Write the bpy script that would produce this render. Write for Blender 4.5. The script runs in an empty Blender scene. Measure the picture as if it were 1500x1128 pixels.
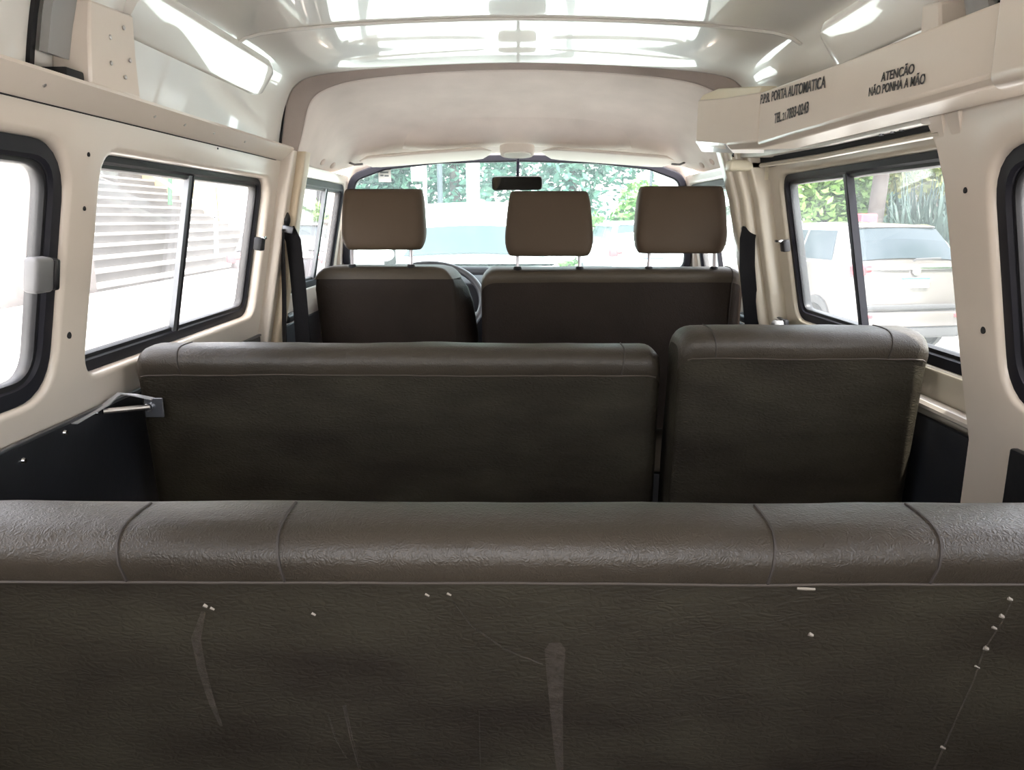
import bpy, bmesh, math, random
from mathutils import Vector, Matrix, noise
from mathutils.geometry import delaunay_2d_cdt

random.seed(7)
R = math.radians
PI = math.pi
SC = bpy.context.scene
COL = SC.collection

# ------------------------------------------------------------------ materials
MATS = {}


def nt(name):
    m = bpy.data.materials.new(name)
    m.use_nodes = True
    MATS[name] = m
    n = m.node_tree.nodes
    return m, n, m.node_tree.links, n['Principled BSDF']


def pmat(name, col, rough=0.5, metal=0.0, spec=0.5, var=0.0, vscale=8.0, bump=0.0, bscale=120.0,
         bkind='noise', coat=0.0, coat_rough=0.05, var2=None, stretch=None):
    """Principled paint / vinyl / plastic with procedural colour wear and grain."""
    m, n, l, p = nt(name)
    p.inputs['Base Color'].default_value = (*col, 1)
    p.inputs['Roughness'].default_value = rough
    p.inputs['Metallic'].default_value = metal
    p.inputs['Specular IOR Level'].default_value = spec
    p.inputs['Coat Weight'].default_value = coat
    p.inputs['Coat Roughness'].default_value = coat_rough
    tc = n.new('ShaderNodeTexCoord')
    src = tc.outputs['Object']
    if stretch:
        mp = n.new('ShaderNodeMapping')
        mp.inputs['Scale'].default_value = stretch
        l.new(src, mp.inputs['Vector'])
        src = mp.outputs['Vector']
    if var > 0:
        t = n.new('ShaderNodeTexNoise')
        t.inputs['Scale'].default_value = vscale
        t.inputs['Detail'].default_value = 6
        l.new(src, t.inputs['Vector'])
        mx = n.new('ShaderNodeMix')
        mx.data_type = 'RGBA'
        a = tuple(max(0, c * (1 - var)) for c in col)
        b = var2 if var2 else tuple(min(1, c * (1 + var)) for c in col)
        mx.inputs[6].default_value = (*a, 1)
        mx.inputs[7].default_value = (*b, 1)
        mr = n.new('ShaderNodeMapRange')
        mr.inputs['From Min'].default_value = 0.3
        mr.inputs['From Max'].default_value = 0.7
        l.new(t.outputs['Fac'], mr.inputs['Value'])
        l.new(mr.outputs['Result'], mx.inputs[0])
        l.new(mx.outputs[2], p.inputs['Base Color'])
    if bump > 0:
        if bkind == 'leather':
            t = n.new('ShaderNodeTexVoronoi')
            t.feature = 'DISTANCE_TO_EDGE'
            t.inputs['Scale'].default_value = bscale
            t.inputs['Randomness'].default_value = 1.0
            nz = n.new('ShaderNodeTexNoise')
            nz.inputs['Scale'].default_value = bscale * .35
            nz.inputs['Detail'].default_value = 5
            l.new(src, nz.inputs['Vector'])
            va = n.new('ShaderNodeVectorMath')
            va.operation = 'MULTIPLY_ADD'
            va.inputs[1].default_value = (.03, .03, .03)
            l.new(nz.outputs['Color'], va.inputs[0])
            l.new(src, va.inputs[2])
            l.new(va.outputs[0], t.inputs['Vector'])
            mm = n.new('ShaderNodeMath')
            mm.operation = 'ADD'
            l.new(t.outputs['Distance'], mm.inputs[0])
            l.new(nz.outputs['Fac'], mm.inputs[1])
            h = mm.outputs[0]
        else:
            t = n.new('ShaderNodeTexNoise')
            t.inputs['Scale'].default_value = bscale
            t.inputs['Detail'].default_value = 5
            l.new(src, t.inputs['Vector'])
            h = t.outputs['Fac']
        bp = n.new('ShaderNodeBump')
        bp.inputs['Strength'].default_value = bump
        bp.inputs['Distance'].default_value = 0.002
        l.new(h, bp.inputs['Height'])
        l.new(bp.outputs['Normal'], p.inputs['Normal'])
    return m


def glass(name, tint=(1, 1, 1), dust=0.05, dustcol=(.9, .9, .88), refl=1.0):
    """Window pane: clear, Fresnel reflecting, with a thin film of road dust that scatters daylight."""
    m, n, l, p = nt(name)
    out = n['Material Output']
    n.remove(p)
    tr = n.new('ShaderNodeBsdfTransparent')
    tr.inputs['Color'].default_value = (*tint, 1)
    gl = n.new('ShaderNodeBsdfGlossy')
    gl.inputs['Roughness'].default_value = 0.02
    fr = n.new('ShaderNodeFresnel')
    fr.inputs['IOR'].default_value = 1.45
    ml = n.new('ShaderNodeMath')
    ml.operation = 'MULTIPLY'
    ml.inputs[1].default_value = refl * .22
    l.new(fr.outputs[0], ml.inputs[0])
    m1 = n.new('ShaderNodeMixShader')
    l.new(ml.outputs[0], m1.inputs[0])
    l.new(tr.outputs[0], m1.inputs[1])
    l.new(gl.outputs[0], m1.inputs[2])
    tl = n.new('ShaderNodeBsdfTranslucent')
    tl.inputs['Color'].default_value = (*dustcol, 1)
    tc = n.new('ShaderNodeTexCoord')
    nz = n.new('ShaderNodeTexNoise')
    nz.inputs['Scale'].default_value = 6
    nz.inputs['Detail'].default_value = 8
    l.new(tc.outputs['Object'], nz.inputs['Vector'])
    mr = n.new('ShaderNodeMapRange')
    mr.inputs['From Min'].default_value = .3
    mr.inputs['From Max'].default_value = .75
    mr.inputs['To Min'].default_value = dust * .6
    mr.inputs['To Max'].default_value = dust * 1.5
    l.new(nz.outputs['Fac'], mr.inputs['Value'])
    m2 = n.new('ShaderNodeMixShader')
    l.new(mr.outputs['Result'], m2.inputs[0])
    l.new(m1.outputs[0], m2.inputs[1])
    l.new(tl.outputs[0], m2.inputs[2])
    l.new(m2.outputs[0], out.inputs['Surface'])
    return m


def leafmat(name, c1, c2, sc=1.2):
    m, n, l, p = nt(name)
    tc = n.new('ShaderNodeTexCoord')
    t = n.new('ShaderNodeTexNoise')
    t.inputs['Scale'].default_value = sc
    t.inputs['Detail'].default_value = 6
    l.new(tc.outputs['Object'], t.inputs['Vector'])
    cr = n.new('ShaderNodeValToRGB')
    cr.color_ramp.elements[0].position = .35
    cr.color_ramp.elements[0].color = (*c1, 1)
    cr.color_ramp.elements[1].position = .65
    cr.color_ramp.elements[1].color = (*c2, 1)
    l.new(t.outputs['Fac'], cr.inputs[0])
    l.new(cr.outputs[0], p.inputs['Base Color'])
    p.inputs['Roughness'].default_value = .55
    return m


CREAM = pmat('cream_paint', (.65, .575, .50), .3, coat=.25, coat_rough=.12, var=.05, vscale=3, bump=.05, bscale=14)
ROOFW = pmat('roof_gelcoat', (.70, .68, .64), .35, coat=1.0, coat_rough=.03, var=.03, vscale=2, bump=.10, bscale=3.0)
BOXW = pmat('box_enamel', (.60, .525, .445), .35, coat=.3, coat_rough=.12, var=.03, vscale=5)
BOXY = pmat('box_cap_plastic', (.66, .60, .46), .4)
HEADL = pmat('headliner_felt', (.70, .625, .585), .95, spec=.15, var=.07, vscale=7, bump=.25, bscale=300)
HEADD = pmat('headliner_felt_darker', (.37, .315, .29), .95, spec=.15, var=.08, vscale=9, bump=.25, bscale=300)  # headliner felt in a darker tone for the edge band
VISM = pmat('visor_vinyl', (.66, .60, .54), .6, bump=.1, bscale=200)
RUBBER = pmat('black_rubber', (.008, .008, .013), .5, spec=.3, bump=.05, bscale=90)
BLACKP = pmat('black_plastic', (.010, .010, .012), .45, spec=.35)
GREYP = pmat('grey_plastic', (.16, .16, .165), .4, bump=.05, bscale=200)
DARKTRIM = pmat('dark_trim_vinyl', (.012, .013, .016), .38, var=.3, vscale=6, bump=.2, bscale=60)
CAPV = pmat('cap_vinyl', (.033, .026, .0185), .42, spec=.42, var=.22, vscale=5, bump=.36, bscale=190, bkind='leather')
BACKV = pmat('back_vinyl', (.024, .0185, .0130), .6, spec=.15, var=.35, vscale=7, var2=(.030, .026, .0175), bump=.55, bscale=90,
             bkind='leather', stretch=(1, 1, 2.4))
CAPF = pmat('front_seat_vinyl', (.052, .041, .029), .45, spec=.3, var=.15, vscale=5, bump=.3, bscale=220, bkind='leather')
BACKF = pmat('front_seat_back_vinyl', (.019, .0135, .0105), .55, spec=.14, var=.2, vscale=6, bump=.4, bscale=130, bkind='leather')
RESTV = pmat('headrest_vinyl', (.066, .046, .031), .55, spec=.18, var=.06, vscale=4, bump=.12, bscale=300, bkind='leather')
THREAD = pmat('thread', (.05, .039, .030), .7)
THREADD = pmat('dark_thread', (.035, .028, .024), .7)
def dustmat(name, col, dens):
    m = pmat(name, col, .85, spec=.1)
    n, l = m.node_tree.nodes, m.node_tree.links
    p, out = n['Principled BSDF'], n['Material Output']
    tc = n.new('ShaderNodeTexCoord')
    t = n.new('ShaderNodeTexNoise')
    t.inputs['Scale'].default_value = 130
    t.inputs['Detail'].default_value = 6
    l.new(tc.outputs['Object'], t.inputs['Vector'])
    mr = n.new('ShaderNodeMapRange')
    mr.inputs['From Min'].default_value = .35
    mr.inputs['From Max'].default_value = .65
    mr.inputs['To Min'].default_value = dens * .35
    mr.inputs['To Max'].default_value = dens
    l.new(t.outputs['Fac'], mr.inputs['Value'])
    tr = n.new('ShaderNodeBsdfTransparent')
    mx = n.new('ShaderNodeMixShader')
    l.new(mr.outputs['Result'], mx.inputs[0])
    l.new(tr.outputs[0], mx.inputs[1])
    l.new(p.outputs[0], mx.inputs[2])
    l.new(mx.outputs[0], out.inputs['Surface'])
    return m


SCUFF = dustmat('scuff_dust', (.075, .062, .05), .42)
CHIP = pmat('pale_chip', (.26, .23, .19), .8)
CHROME = pmat('chrome', (.75, .75, .76), .18, metal=1)
ALU = pmat('aluminium', (.55, .54, .52), .38, metal=.9, var=.15, vscale=10)
DIVM = pmat('divider_aluminium', (.22, .23, .25), .35, metal=.7)
BARM = pmat('zinc_bar', (.55, .55, .57), .45, metal=.3)
POSTM = pmat('post_steel', (.30, .29, .31), .3, metal=.8)
STEEL = pmat('dull_steel', (.16, .165, .18), .35, metal=.8)
INK = pmat('black_lettering', (.03, .026, .025), .6)
PANSH = pmat('panel_shade_grey', (.26, .26, .255), .35)  # cream roof panel with its shadow painted in as grey
GAP = pmat('dark_gap', (.010, .010, .011), .8)
FLOORM = pmat('floor_rubber', (.035, .035, .036), .7, bump=.2, bscale=80)
DASH = pmat('dashboard_vinyl', (.03, .032, .04), .5, bump=.1, bscale=150)
WHEELP = pmat('steering_wheel_plastic', (.10, .105, .115), .35)
BELT = pmat('belt_webbing', (.006, .0055, .006), .8, spec=.12, bump=.3, bscale=500)
LENS = pmat('lamp_lens', (.72, .72, .66), .25)
STICK = pmat('sticker_paper', (.75, .78, .74), .6)
STICKG = pmat('sticker_print', (.2, .24, .24), .6)
MIRR = pmat('mirror_glass', (.6, .6, .6), .03, metal=1)
PILL = pmat('pillar_paint', (.53, .475, .385), .3, coat=.3, coat_rough=.15, var=.06, vscale=6)
WOODY = pmat('edge_strip_vinyl', (.56, .46, .33), .5, var=.12, vscale=14)
G_SIDE = glass('side_glass', (.985, .99, .985), .035)
G_DOOR = glass('door_glass', (.97, .985, .98), .020, (.82, .9, .92), .55)
G_FRONT = glass('windshield_glass', (.90, .985, .975), .035, (.8, .95, .95))
# outside
ROAD = pmat('road_concrete', (.46, .45, .43), .9, var=.12, vscale=.8, bump=.2, bscale=6)
WALK = pmat('sidewalk', (.62, .60, .56), .9, var=.12, vscale=1.5)
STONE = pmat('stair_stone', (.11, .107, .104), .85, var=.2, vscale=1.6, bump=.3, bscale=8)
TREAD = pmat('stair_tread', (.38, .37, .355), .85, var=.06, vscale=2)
WHITEW = pmat('white_render', (.78, .77, .75), .9, var=.04, vscale=1)
PINKW = pmat('pink_stone_wall', (.17, .152, .145), .9, var=.22, vscale=3.5, bump=.3, bscale=6)
YELW = pmat('yellow_wall', (.34, .27, .15), .9, var=.1, vscale=2)
DARKB = pmat('dark_building', (.085, .09, .105), .6, var=.3, vscale=.5)
DGLASS = pmat('dark_window', (.02, .022, .026), .08)
PWHITE = pmat('car_white', (.80, .80, .80), .2, coat=.8)
PGREY = pmat('car_grey', (.17, .155, .148), .22, metal=.35, coat=.8)
PSILV = pmat('car_silver', (.055, .050, .053), .22, metal=.4, coat=.8)
CGLASS = pmat('car_glass', (.03, .042, .05), .12, spec=.35)
CLAD = pmat('car_cladding', (.055, .055, .058), .6)
TIRE = pmat('tire', (.02, .02, .02), .8)
RIM = pmat('rim', (.55, .55, .56), .3, metal=.7)
TAILR = pmat('tail_lamp', (.35, .05, .06), .25)
PLATEW = pmat('plate_white', (.78, .78, .78), .5)
PLATEB = pmat('plate_blue', (.06, .16, .5), .5)
GREENPOLE = pmat('green_pole', (.06, .22, .10), .5)
POLEW = pmat('pole_white', (.78, .78, .76), .5)
POLEG = pmat('pole_grey', (.05, .055, .065), .6)
REDB = pmat('red_box', (.45, .07, .10), .5)
BARK = pmat('bark', (.075, .062, .058), .9, var=.3, vscale=4, bump=.5, bscale=10)
BARKP = pmat('pale_bark', (.30, .27, .24), .9, var=.25, vscale=4, bump=.5, bscale=10)
LF_DARK = leafmat('leaf_dark', (.016, .055, .034), (.05, .12, .075), .8)
LF_TEAL = leafmat('leaf_teal', (.03, .10, .07), (.10, .20, .14), 1.0)
LF_MID = leafmat('leaf_mid', (.05, .13, .03), (.20, .34, .08), .9)
LF_YEL = leafmat('leaf_yellow', (.13, .20, .04), (.45, .42, .14), .9)
LF_PALM = leafmat('leaf_palm', (.018, .045, .038), (.055, .095, .078), 1.2)
SIGNT = pmat('sign_teal', (.25, .62, .62), .5)


# ------------------------------------------------------------------ helpers
class MB:
    def __init__(s):
        s.bm = bmesh.new()

    def box(s, c, d, bev=0.0, seg=2, rot=None):
        r = bmesh.ops.create_cube(s.bm, size=1.0)
        vs = r['verts']
        bmesh.ops.scale(s.bm, vec=d, verts=vs)
        if bev > 0:
            es = list({e for v in vs for e in v.link_edges})
            rr = bmesh.ops.bevel(s.bm, geom=es, offset=bev, segments=seg, profile=.5, affect='EDGES', clamp_overlap=True)
            vs = list({v for f in rr['faces'] for v in f.verts} | {v for v in vs if v.is_valid})
        if rot is not None:
            bmesh.ops.rotate(s.bm, cent=(0, 0, 0), matrix=rot, verts=vs)
        bmesh.ops.translate(s.bm, vec=c, verts=vs)
        return vs

    def ring(s, pts):
        return [s.bm.verts.new(p) for p in pts]

    def loft(s, rings, closed=True, caps=False):
        vr = [s.ring(r) for r in rings]
        n = len(vr[0])
        for a, b in zip(vr[:-1], vr[1:]):
            for i in range(n if closed else n - 1):
                j = (i + 1) % n
                try:
                    s.bm.faces.new((a[i], a[j], b[j], b[i]))
                except ValueError:
                    pass
        if caps:
            for q, flip in ((vr[0], True), (vr[-1], False)):
                try:
                    s.bm.faces.new(list(reversed(q)) if flip else q)
                except ValueError:
                    pass
        return vr

    def sweep(s, pts, ref, section, closed=False, caps=True):
        """sweep a 2-D section (a in-plane sideways, c along ref) along a path"""
        P = [Vector(p) for p in pts]
        n = len(P)
        rings = []
        ref = Vector(ref)
        for i in range(n):
            if closed:
                t = (P[(i + 1) % n] - P[i - 1])
            else:
                t = P[min(i + 1, n - 1)] - P[max(i - 1, 0)]
            t.normalize()
            b = t.cross(ref)
            if b.length < 1e-6:
                b = t.orthogonal()
            b.normalize()
            c = b.cross(t).normalized()
            rings.append([P[i] + b * a + c * k for a, k in section])
        if closed:
            rings.append(rings[0])
        s.loft(rings, True, caps and not closed)
        if closed:
            bmesh.ops.remove_doubles(s.bm, verts=s.bm.verts[:], dist=1e-6)

    def tube(s, pts, r, n=8, closed=False, ref=None):
        P = [Vector(p) for p in pts]
        if ref is None:
            d = (P[1] - P[0]).normalized()
            ref = Vector((0, 0, 1)) if abs(d.z) < .8 else Vector((1, 0, 0))
        rr = r if isinstance(r, (tuple, list)) else (r, r)
        s.sweep(P, ref, [(rr[0] * math.cos(2 * PI * k / n), rr[1] * math.sin(2 * PI * k / n)) for k in range(n)], closed)

    def prism(s, poly, axis, a0, a1):
        """polygon of 2-D points extruded along axis ('x','y','z')"""
        def mk(p, a):
            return {'x': (a, p[0], p[1]), 'y': (p[0], a, p[1]), 'z': (p[0], p[1], a)}[axis]
        s.loft([[mk(p, a0) for p in poly], [mk(p, a1) for p in poly]], True, True)

    def cyl(s, c, axis, r, h, n=16, r2=None):
        axis = Vector(axis).normalized()
        o = axis.orthogonal().normalized()
        q = axis.cross(o)
        c = Vector(c)
        r2 = r if r2 is None else r2
        rings = []
        for rad, t in ((r, -h / 2), (r2, h / 2)):
            rings.append([c + axis * t + (o * math.cos(2 * PI * k / n) + q * math.sin(2 * PI * k / n)) * rad for k in range(n)])
        s.loft(rings, True, True)

    def ball(s, c, r, sc=(1, 1, 1), u=14, v=9):
        r_ = bmesh.ops.create_uvsphere(s.bm, u_segments=u, v_segments=v, radius=r)
        bmesh.ops.scale(s.bm, vec=sc, verts=r_['verts'])
        bmesh.ops.translate(s.bm, vec=c, verts=r_['verts'])

    def build(s, name, mat, parent=None, smooth=35, mods=(), loc=None, recalc=True):
        if recalc:
            bmesh.ops.recalc_face_normals(s.bm, faces=s.bm.faces[:])
        me = bpy.data.meshes.new(name)
        s.bm.to_mesh(me)
        s.bm.free()
        me.materials.append(mat)
        if smooth:
            me.shade_smooth()
            me.set_sharp_from_angle(angle=R(smooth))
        o = bpy.data.objects.new(name, me)
        COL.objects.link(o)
        if parent is not None:
            o.parent = parent
        if loc is not None:
            o.location = loc
        for k, v in mods:
            md = o.modifiers.new(k.lower(), k)
            for a, b in v.items():
                setattr(md, a, b)
        return o


def tag(o, label, cat, group=None, kind=None):
    o['label'] = label
    o['category'] = cat
    if group:
        o['group'] = group
    if kind:
        o['kind'] = kind
    return o


def thing(name, label, cat, loc=(0, 0, 0), rz=0.0, group=None, kind=None):
    o = bpy.data.objects.new(name, None)
    o.empty_display_size = .1
    COL.objects.link(o)
    o.location = loc
    o.rotation_euler = (0, 0, rz)
    return tag(o, label, cat, group, kind)


def kid(mb, name, mat, root, **kw):
    """a part built in world coordinates under a root that stands somewhere else"""
    bmesh.ops.translate(mb.bm, vec=-Vector(root.location), verts=mb.bm.verts[:])
    return mb.build(name, mat, root, **kw)


def copy_tree(o, parent=None):
    c = o.copy()
    COL.objects.link(c)
    if parent is not None:
        c.parent = parent
    for ch in list(o.children):
        copy_tree(ch, c)
    return c


def rpoly(pts, rad, seg=6):
    """polygon with rounded corners"""
    out = []
    n = len(pts)
    for i in range(n):
        p = Vector(pts[i])
        a = Vector(pts[i - 1])
        b = Vector(pts[(i + 1) % n])
        r = rad[i] if isinstance(rad, (list, tuple)) else rad
        da = (a - p).normalized()
        db = (b - p).normalized()
        ang = da.angle(db)
        t = min(r / math.tan(ang / 2), (a - p).length * .49, (b - p).length * .49)
        p0 = p + da * t
        p1 = p + db * t
        for k in range(seg + 1):
            f = k / seg
            out.append(tuple((p0 * (1 - f) * (1 - f) + p * 2 * f * (1 - f) + p1 * f * f)))
    return out


def inside(p, poly):
    x, y = p
    c = False
    j = len(poly) - 1
    for i in range(len(poly)):
        xi, yi = poly[i]
        xj, yj = poly[j]
        if (yi > y) != (yj > y) and x < (xj - xi) * (y - yi) / (yj - yi) + xi:
            c = not c
        j = i
    return c


def resample(poly, step):
    out = []
    n = len(poly)
    for i in range(n):
        a = Vector(poly[i])
        b = Vector(poly[(i + 1) % n])
        k = max(1, int((b - a).length / step))
        for q in range(k):
            out.append(tuple(a + (b - a) * q / k))
    return out


def sheet(mb, outer, holes, fx, step=.06):
    """triangulated sheet with holes; fx maps (u, v) to a point"""
    pts, edges = [], []
    loops = [resample(outer, step)] + holes
    for lp in loops:
        b = len(pts)
        pts += [Vector(p) for p in lp]
        edges += [(b + i, b + (i + 1) % len(lp)) for i in range(len(lp))]
    us = [p[0] for p in outer]
    vs = [p[1] for p in outer]
    u = min(us) + step * .5
    while u < max(us):
        v = min(vs) + step * .5
        while v < max(vs):
            if inside((u, v), outer) and not any(inside((u, v), h) for h in holes):
                pts.append(Vector((u, v)))
            v += step
        u += step
    r = delaunay_2d_cdt(pts, edges, [], 0, 1e-6)
    vv = [mb.bm.verts.new(fx(p[0], p[1])) for p in r[0]]
    for f in r[2]:
        c = sum((r[0][i] for i in f), Vector((0, 0))) / len(f)
        if inside(c, loops[0]) and not any(inside(c, h) for h in holes):
            mb.bm.faces.new([vv[i] for i in f])


def rrect(y0, y1, z0, z1, r, seg=7):
    return rpoly([(y0, z0), (y1, z0), (y1, z1), (y0, z1)], r, seg)


PROF = [(-.1, .73), (.0, .74), (.90, .742), (1.0, .72), (1.36, .648), (1.40, .640), (1.44, .636)]


def prof(z):
    for (z0, x0), (z1, x1) in zip(PROF[:-1], PROF[1:]):
        if z <= z1:
            return x0 + (x1 - x0) * max(0, z - z0) / (z1 - z0)
    return PROF[-1][1]


RUBS = [(-.013, -.008), (-.009, -.013), (.009, -.013), (.013, -.008), (.013, .008), (.009, .012), (-.009, .012), (-.013, .008)]


def wall_with_windows(name, sx, outer, wins, off=0.0, lipr=.012, depth=.045):
    """inner skin, rounded window reveals and outer skin as one pressed panel"""
    mb = MB()
    f_in = lambda u, v: (sx * (prof(v) + off), u, v)
    f_out = lambda u, v: (sx * (prof(v) + off + depth), u, v)
    big, small = [], []
    for (y0, y1, z0, z1, r) in wins:
        big.append(rrect(y0 - lipr, y1 + lipr, z0 - lipr, z1 + lipr, r + lipr))
        small.append(rrect(y0, y1, z0, z1, r))
    sheet(mb, outer, big, f_in)
    sheet(mb, outer, small, f_out)
    for (y0, y1, z0, z1, r) in wins:
        rings = []
        for k in range(6):
            a = k / 5 * PI / 2
            q = lipr * (1 - math.sin(a))
            e = lipr * (1 - math.cos(a))
            rings.append([(sx * (prof(v) + off + e), u, v) for u, v in rrect(y0 - q, y1 + q, z0 - q, z1 + q, r + q)])
        rings.append([f_out(u, v) for u, v in rrect(y0, y1, z0, z1, r)])
        mb.loft(rings, True)
    o = resample(outer, .06)
    mb.loft([[f_in(u, v) for u, v in o], [f_out(u, v) for u, v in o]], True)
    bmesh.ops.remove_doubles(mb.bm, verts=mb.bm.verts[:], dist=1e-5)
    return mb


def loop_on(sx, y0, y1, z0, z1, r, off, seg=7, step=.05):
    return [(sx * (prof(v) + off), u, v) for u, v in resample(rrect(y0, y1, z0, z1, r, seg), step)]


def pane_on(sx, y0, y1, z0, z1, r, off, th=.004):
    mb = MB()
    f1 = lambda u, v: (sx * (prof(v) + off), u, v)
    f2 = lambda u, v: (sx * (prof(v) + off + th), u, v)
    lp = rrect(y0, y1, z0, z1, r, 4)
    sheet(mb, lp, [], f1, .2)
    sheet(mb, lp, [], f2, .2)
    o = resample(lp, .2)
    mb.loft([[f1(*p) for p in o], [f2(*p) for p in o]], True)
    return mb


def side_window(name, label, sx, y0, y1, z0, z1, r, off, gmat, divider=None, gw=1.0):
    w = thing(name, label, 'window', (sx * (prof(z0) + off), (y0 + y1) / 2, z0), kind='structure')
    mb = MB()
    lp = loop_on(sx, y0, y1, z0, z1, r, off)
    mb.sweep(lp, (sx, 0, 0), [(a * gw, c) for a, c in RUBS], True)
    kid(mb, 'gasket', RUBBER, w)
    mb = MB()   # thin inner channel that holds the glass
    d = .014 * gw
    mb.sweep(loop_on(sx, y0 + d, y1 - d, z0 + d, z1 - d, r * .7, off + .004), (sx, 0, 0),
             [(a * .55, c * .8) for a, c in RUBS], True)
    kid(mb, 'glass_channel', BLACKP, w)
    e = .012
    if divider is None:
        kid(pane_on(sx, y0 + e, y1 - e, z0 + e, z1 - e, r * .8, off), 'pane', gmat, w)
    else:
        kid(pane_on(sx, y0 + e, divider, z0 + e, z1 - e, .02, off + .005), 'pane', gmat, w)
        kid(pane_on(sx, divider, y1 - e, z0 + e, z1 - e, .02, off - .006), 'pane', gmat, w)
        mb = MB()
        zz = [z0 + .01 + (z1 - z0 - .02) * k / 8 for k in range(9)]
        mb.sweep([(sx * (prof(z) + off - .004), divider, z) for z in zz], (sx, 0, 0), [(-.009, -.006), (.009, -.006), (.009, .005), (-.009, .005)])
        b = kid(mb, 'divider', DIVM, w)
        mb = MB()
        mb.sweep([(sx * (prof(z) + off - .004), divider + (.011 if sx < 0 else -.011), z) for z in zz], (sx, 0, 0), [(-.003, -.008), (.003, -.008), (.003, .007), (-.003, .007)])
        mb.bm.verts.ensure_lookup_table()
        bmesh.ops.translate(mb.bm, vec=-Vector(w.location), verts=mb.bm.verts[:])
        mb.build('seal', RUBBER, b)
    return w


def cushion(x0, x1, ring, i0, i1, endr=.035, nx=40, amp=.003, seed=0):
    """upholstered bar along x. ring: closed (y,z) profile; ring points i0..i1 form the top cap.
    returns (body MB, cap MB, point function)"""
    cy = (min(p[0] for p in ring) + max(p[0] for p in ring)) / 2
    cz = (min(p[1] for p in ring) + max(p[1] for p in ring)) / 2
    hy = (max(p[0] for p in ring) - min(p[0] for p in ring)) / 2
    hz = (max(p[1] for p in ring) - min(p[1] for p in ring)) / 2
    xs = []
    for k in range(6):
        a = k / 6 * PI / 2
        xs.append((x0 + endr * (1 - math.sin(a)) if False else x0 + endr * (1 - math.cos(a)), endr * (1 - math.sin(a))))
    for k in range(nx + 1):
        xs.append((x0 + endr + (x1 - x0 - 2 * endr) * k / nx, 0))
    for k in range(5, -1, -1):
        a = k / 6 * PI / 2
        xs.append((x1 - endr * (1 - math.cos(a)), endr * (1 - math.sin(a))))

    def pt(x, ins, i):
        y, z = ring[i % len(ring)]
        yy = cy + (y - cy) * (hy - ins) / hy
        zz = cz + (z - cz) * (hz - ins) / hz
        d = noise.noise(Vector((x * 6 + seed, yy * 9, zz * 7))) * amp + noise.noise(Vector((x * 25 + seed, yy * 22, zz * 22))) * amp * .35
        return Vector((x, yy - d, zz + d))

    n = len(ring)
    body, cap = MB(), MB()
    capidx = list(range(i0, i1 + 1))
    bodyidx = [k % n for k in range(i1, i0 + n + 1)]
    cap.loft([[pt(x, q, i) for i in capidx] for x, q in xs], False)
    body.loft([[pt(x, q, i) for i in bodyidx] for x, q in xs], False)
    # end faces
    for x, q in (xs[0], xs[-1]):
        body.bm.faces.new([body.bm.verts.new(pt(x, q, i)) for i in range(n)])
    bmesh.ops.remove_doubles(body.bm, verts=body.bm.verts[:], dist=1e-5)
    return body, cap, pt


def back_ring(yb, zt, depth, h, tilt, rt, seamdrop, zseam_r=None):
    """profile of a bench backrest: back face foot -> up the back -> over the top -> down the front.
    yb,zt: y of the back face at the top and z of the crown"""
    t = math.tan(tilt)
    pts = []
    nb = 10
    zs = zt - seamdrop
    # outline in un-tilted frame: back at 0, front at depth
    out = []
    for k in range(nb + 1):
        out.append((0, -h + (h - seamdrop) * k / nb))
    i0 = len(out) - 1
    # bulging cap
    n = 14
    ry = depth / 2
    for k in range(1, n):
        a = PI - PI * k / n
        ca, sa = math.cos(a), math.sin(a)
        e = .62
        yy = ry + (ry + .006) * (abs(ca) ** e) * (1 if ca > 0 else -1)
        zz = -seamdrop + seamdrop * (abs(sa) ** e)
        out.append((yy, zz))
    out.append((depth, -seamdrop))
    i1 = len(out) - 1
    for k in range(1, nb + 1):
        out.append((depth + .02 * math.sin(PI * k / nb), -seamdrop - (h - seamdrop) * k / nb))
    for (a, b) in out:
        pts.append((yb + a - b * t, zt + b))
    return pts, i0, i1


def text_mesh(name, body, width, height, org, xd, yd, mat, parent, lift=.0008, bold=.0):
    cu = bpy.data.curves.new(name, 'FONT')
    cu.body = body
    cu.size = 1.0
    cu.offset = bold
    cu.extrude = .01
    ob = bpy.data.objects.new(name, cu)
    COL.objects.link(ob)
    dg = bpy.context.evaluated_depsgraph_get()
    dg.update()
    me = bpy.data.meshes.new_from_object(ob.evaluated_get(dg))
    bpy.data.objects.remove(ob)
    bpy.data.curves.remove(cu)
    xs = [v.co.x for v in me.vertices]
    ys = [v.co.y for v in me.vertices]
    sx = width / (max(xs) - min(xs))
    sy = height / .73
    x0 = min(xs)
    xd = Vector(xd).normalized()
    yd = Vector(yd).normalized()
    zd = xd.cross(yd).normalized()
    org = Vector(org)
    pl = Vector(parent.location)
    for v in me.vertices:
        c = v.co
        v.co = org + xd * ((c.x - x0) * sx) + yd * (c.y * sy) + zd * (lift + (c.z) * .02) - pl
    me.materials.clear()
    me.materials.append(mat)
    me.name = name
    o = bpy.data.objects.new(name, me)
    COL.objects.link(o)
    o.parent = parent
    return o


# ================================================================== SETTING : VAN SHELL
YR, YB = -.12, 2.20     # rear opening, B pillar
CG = 'van body'

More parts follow.
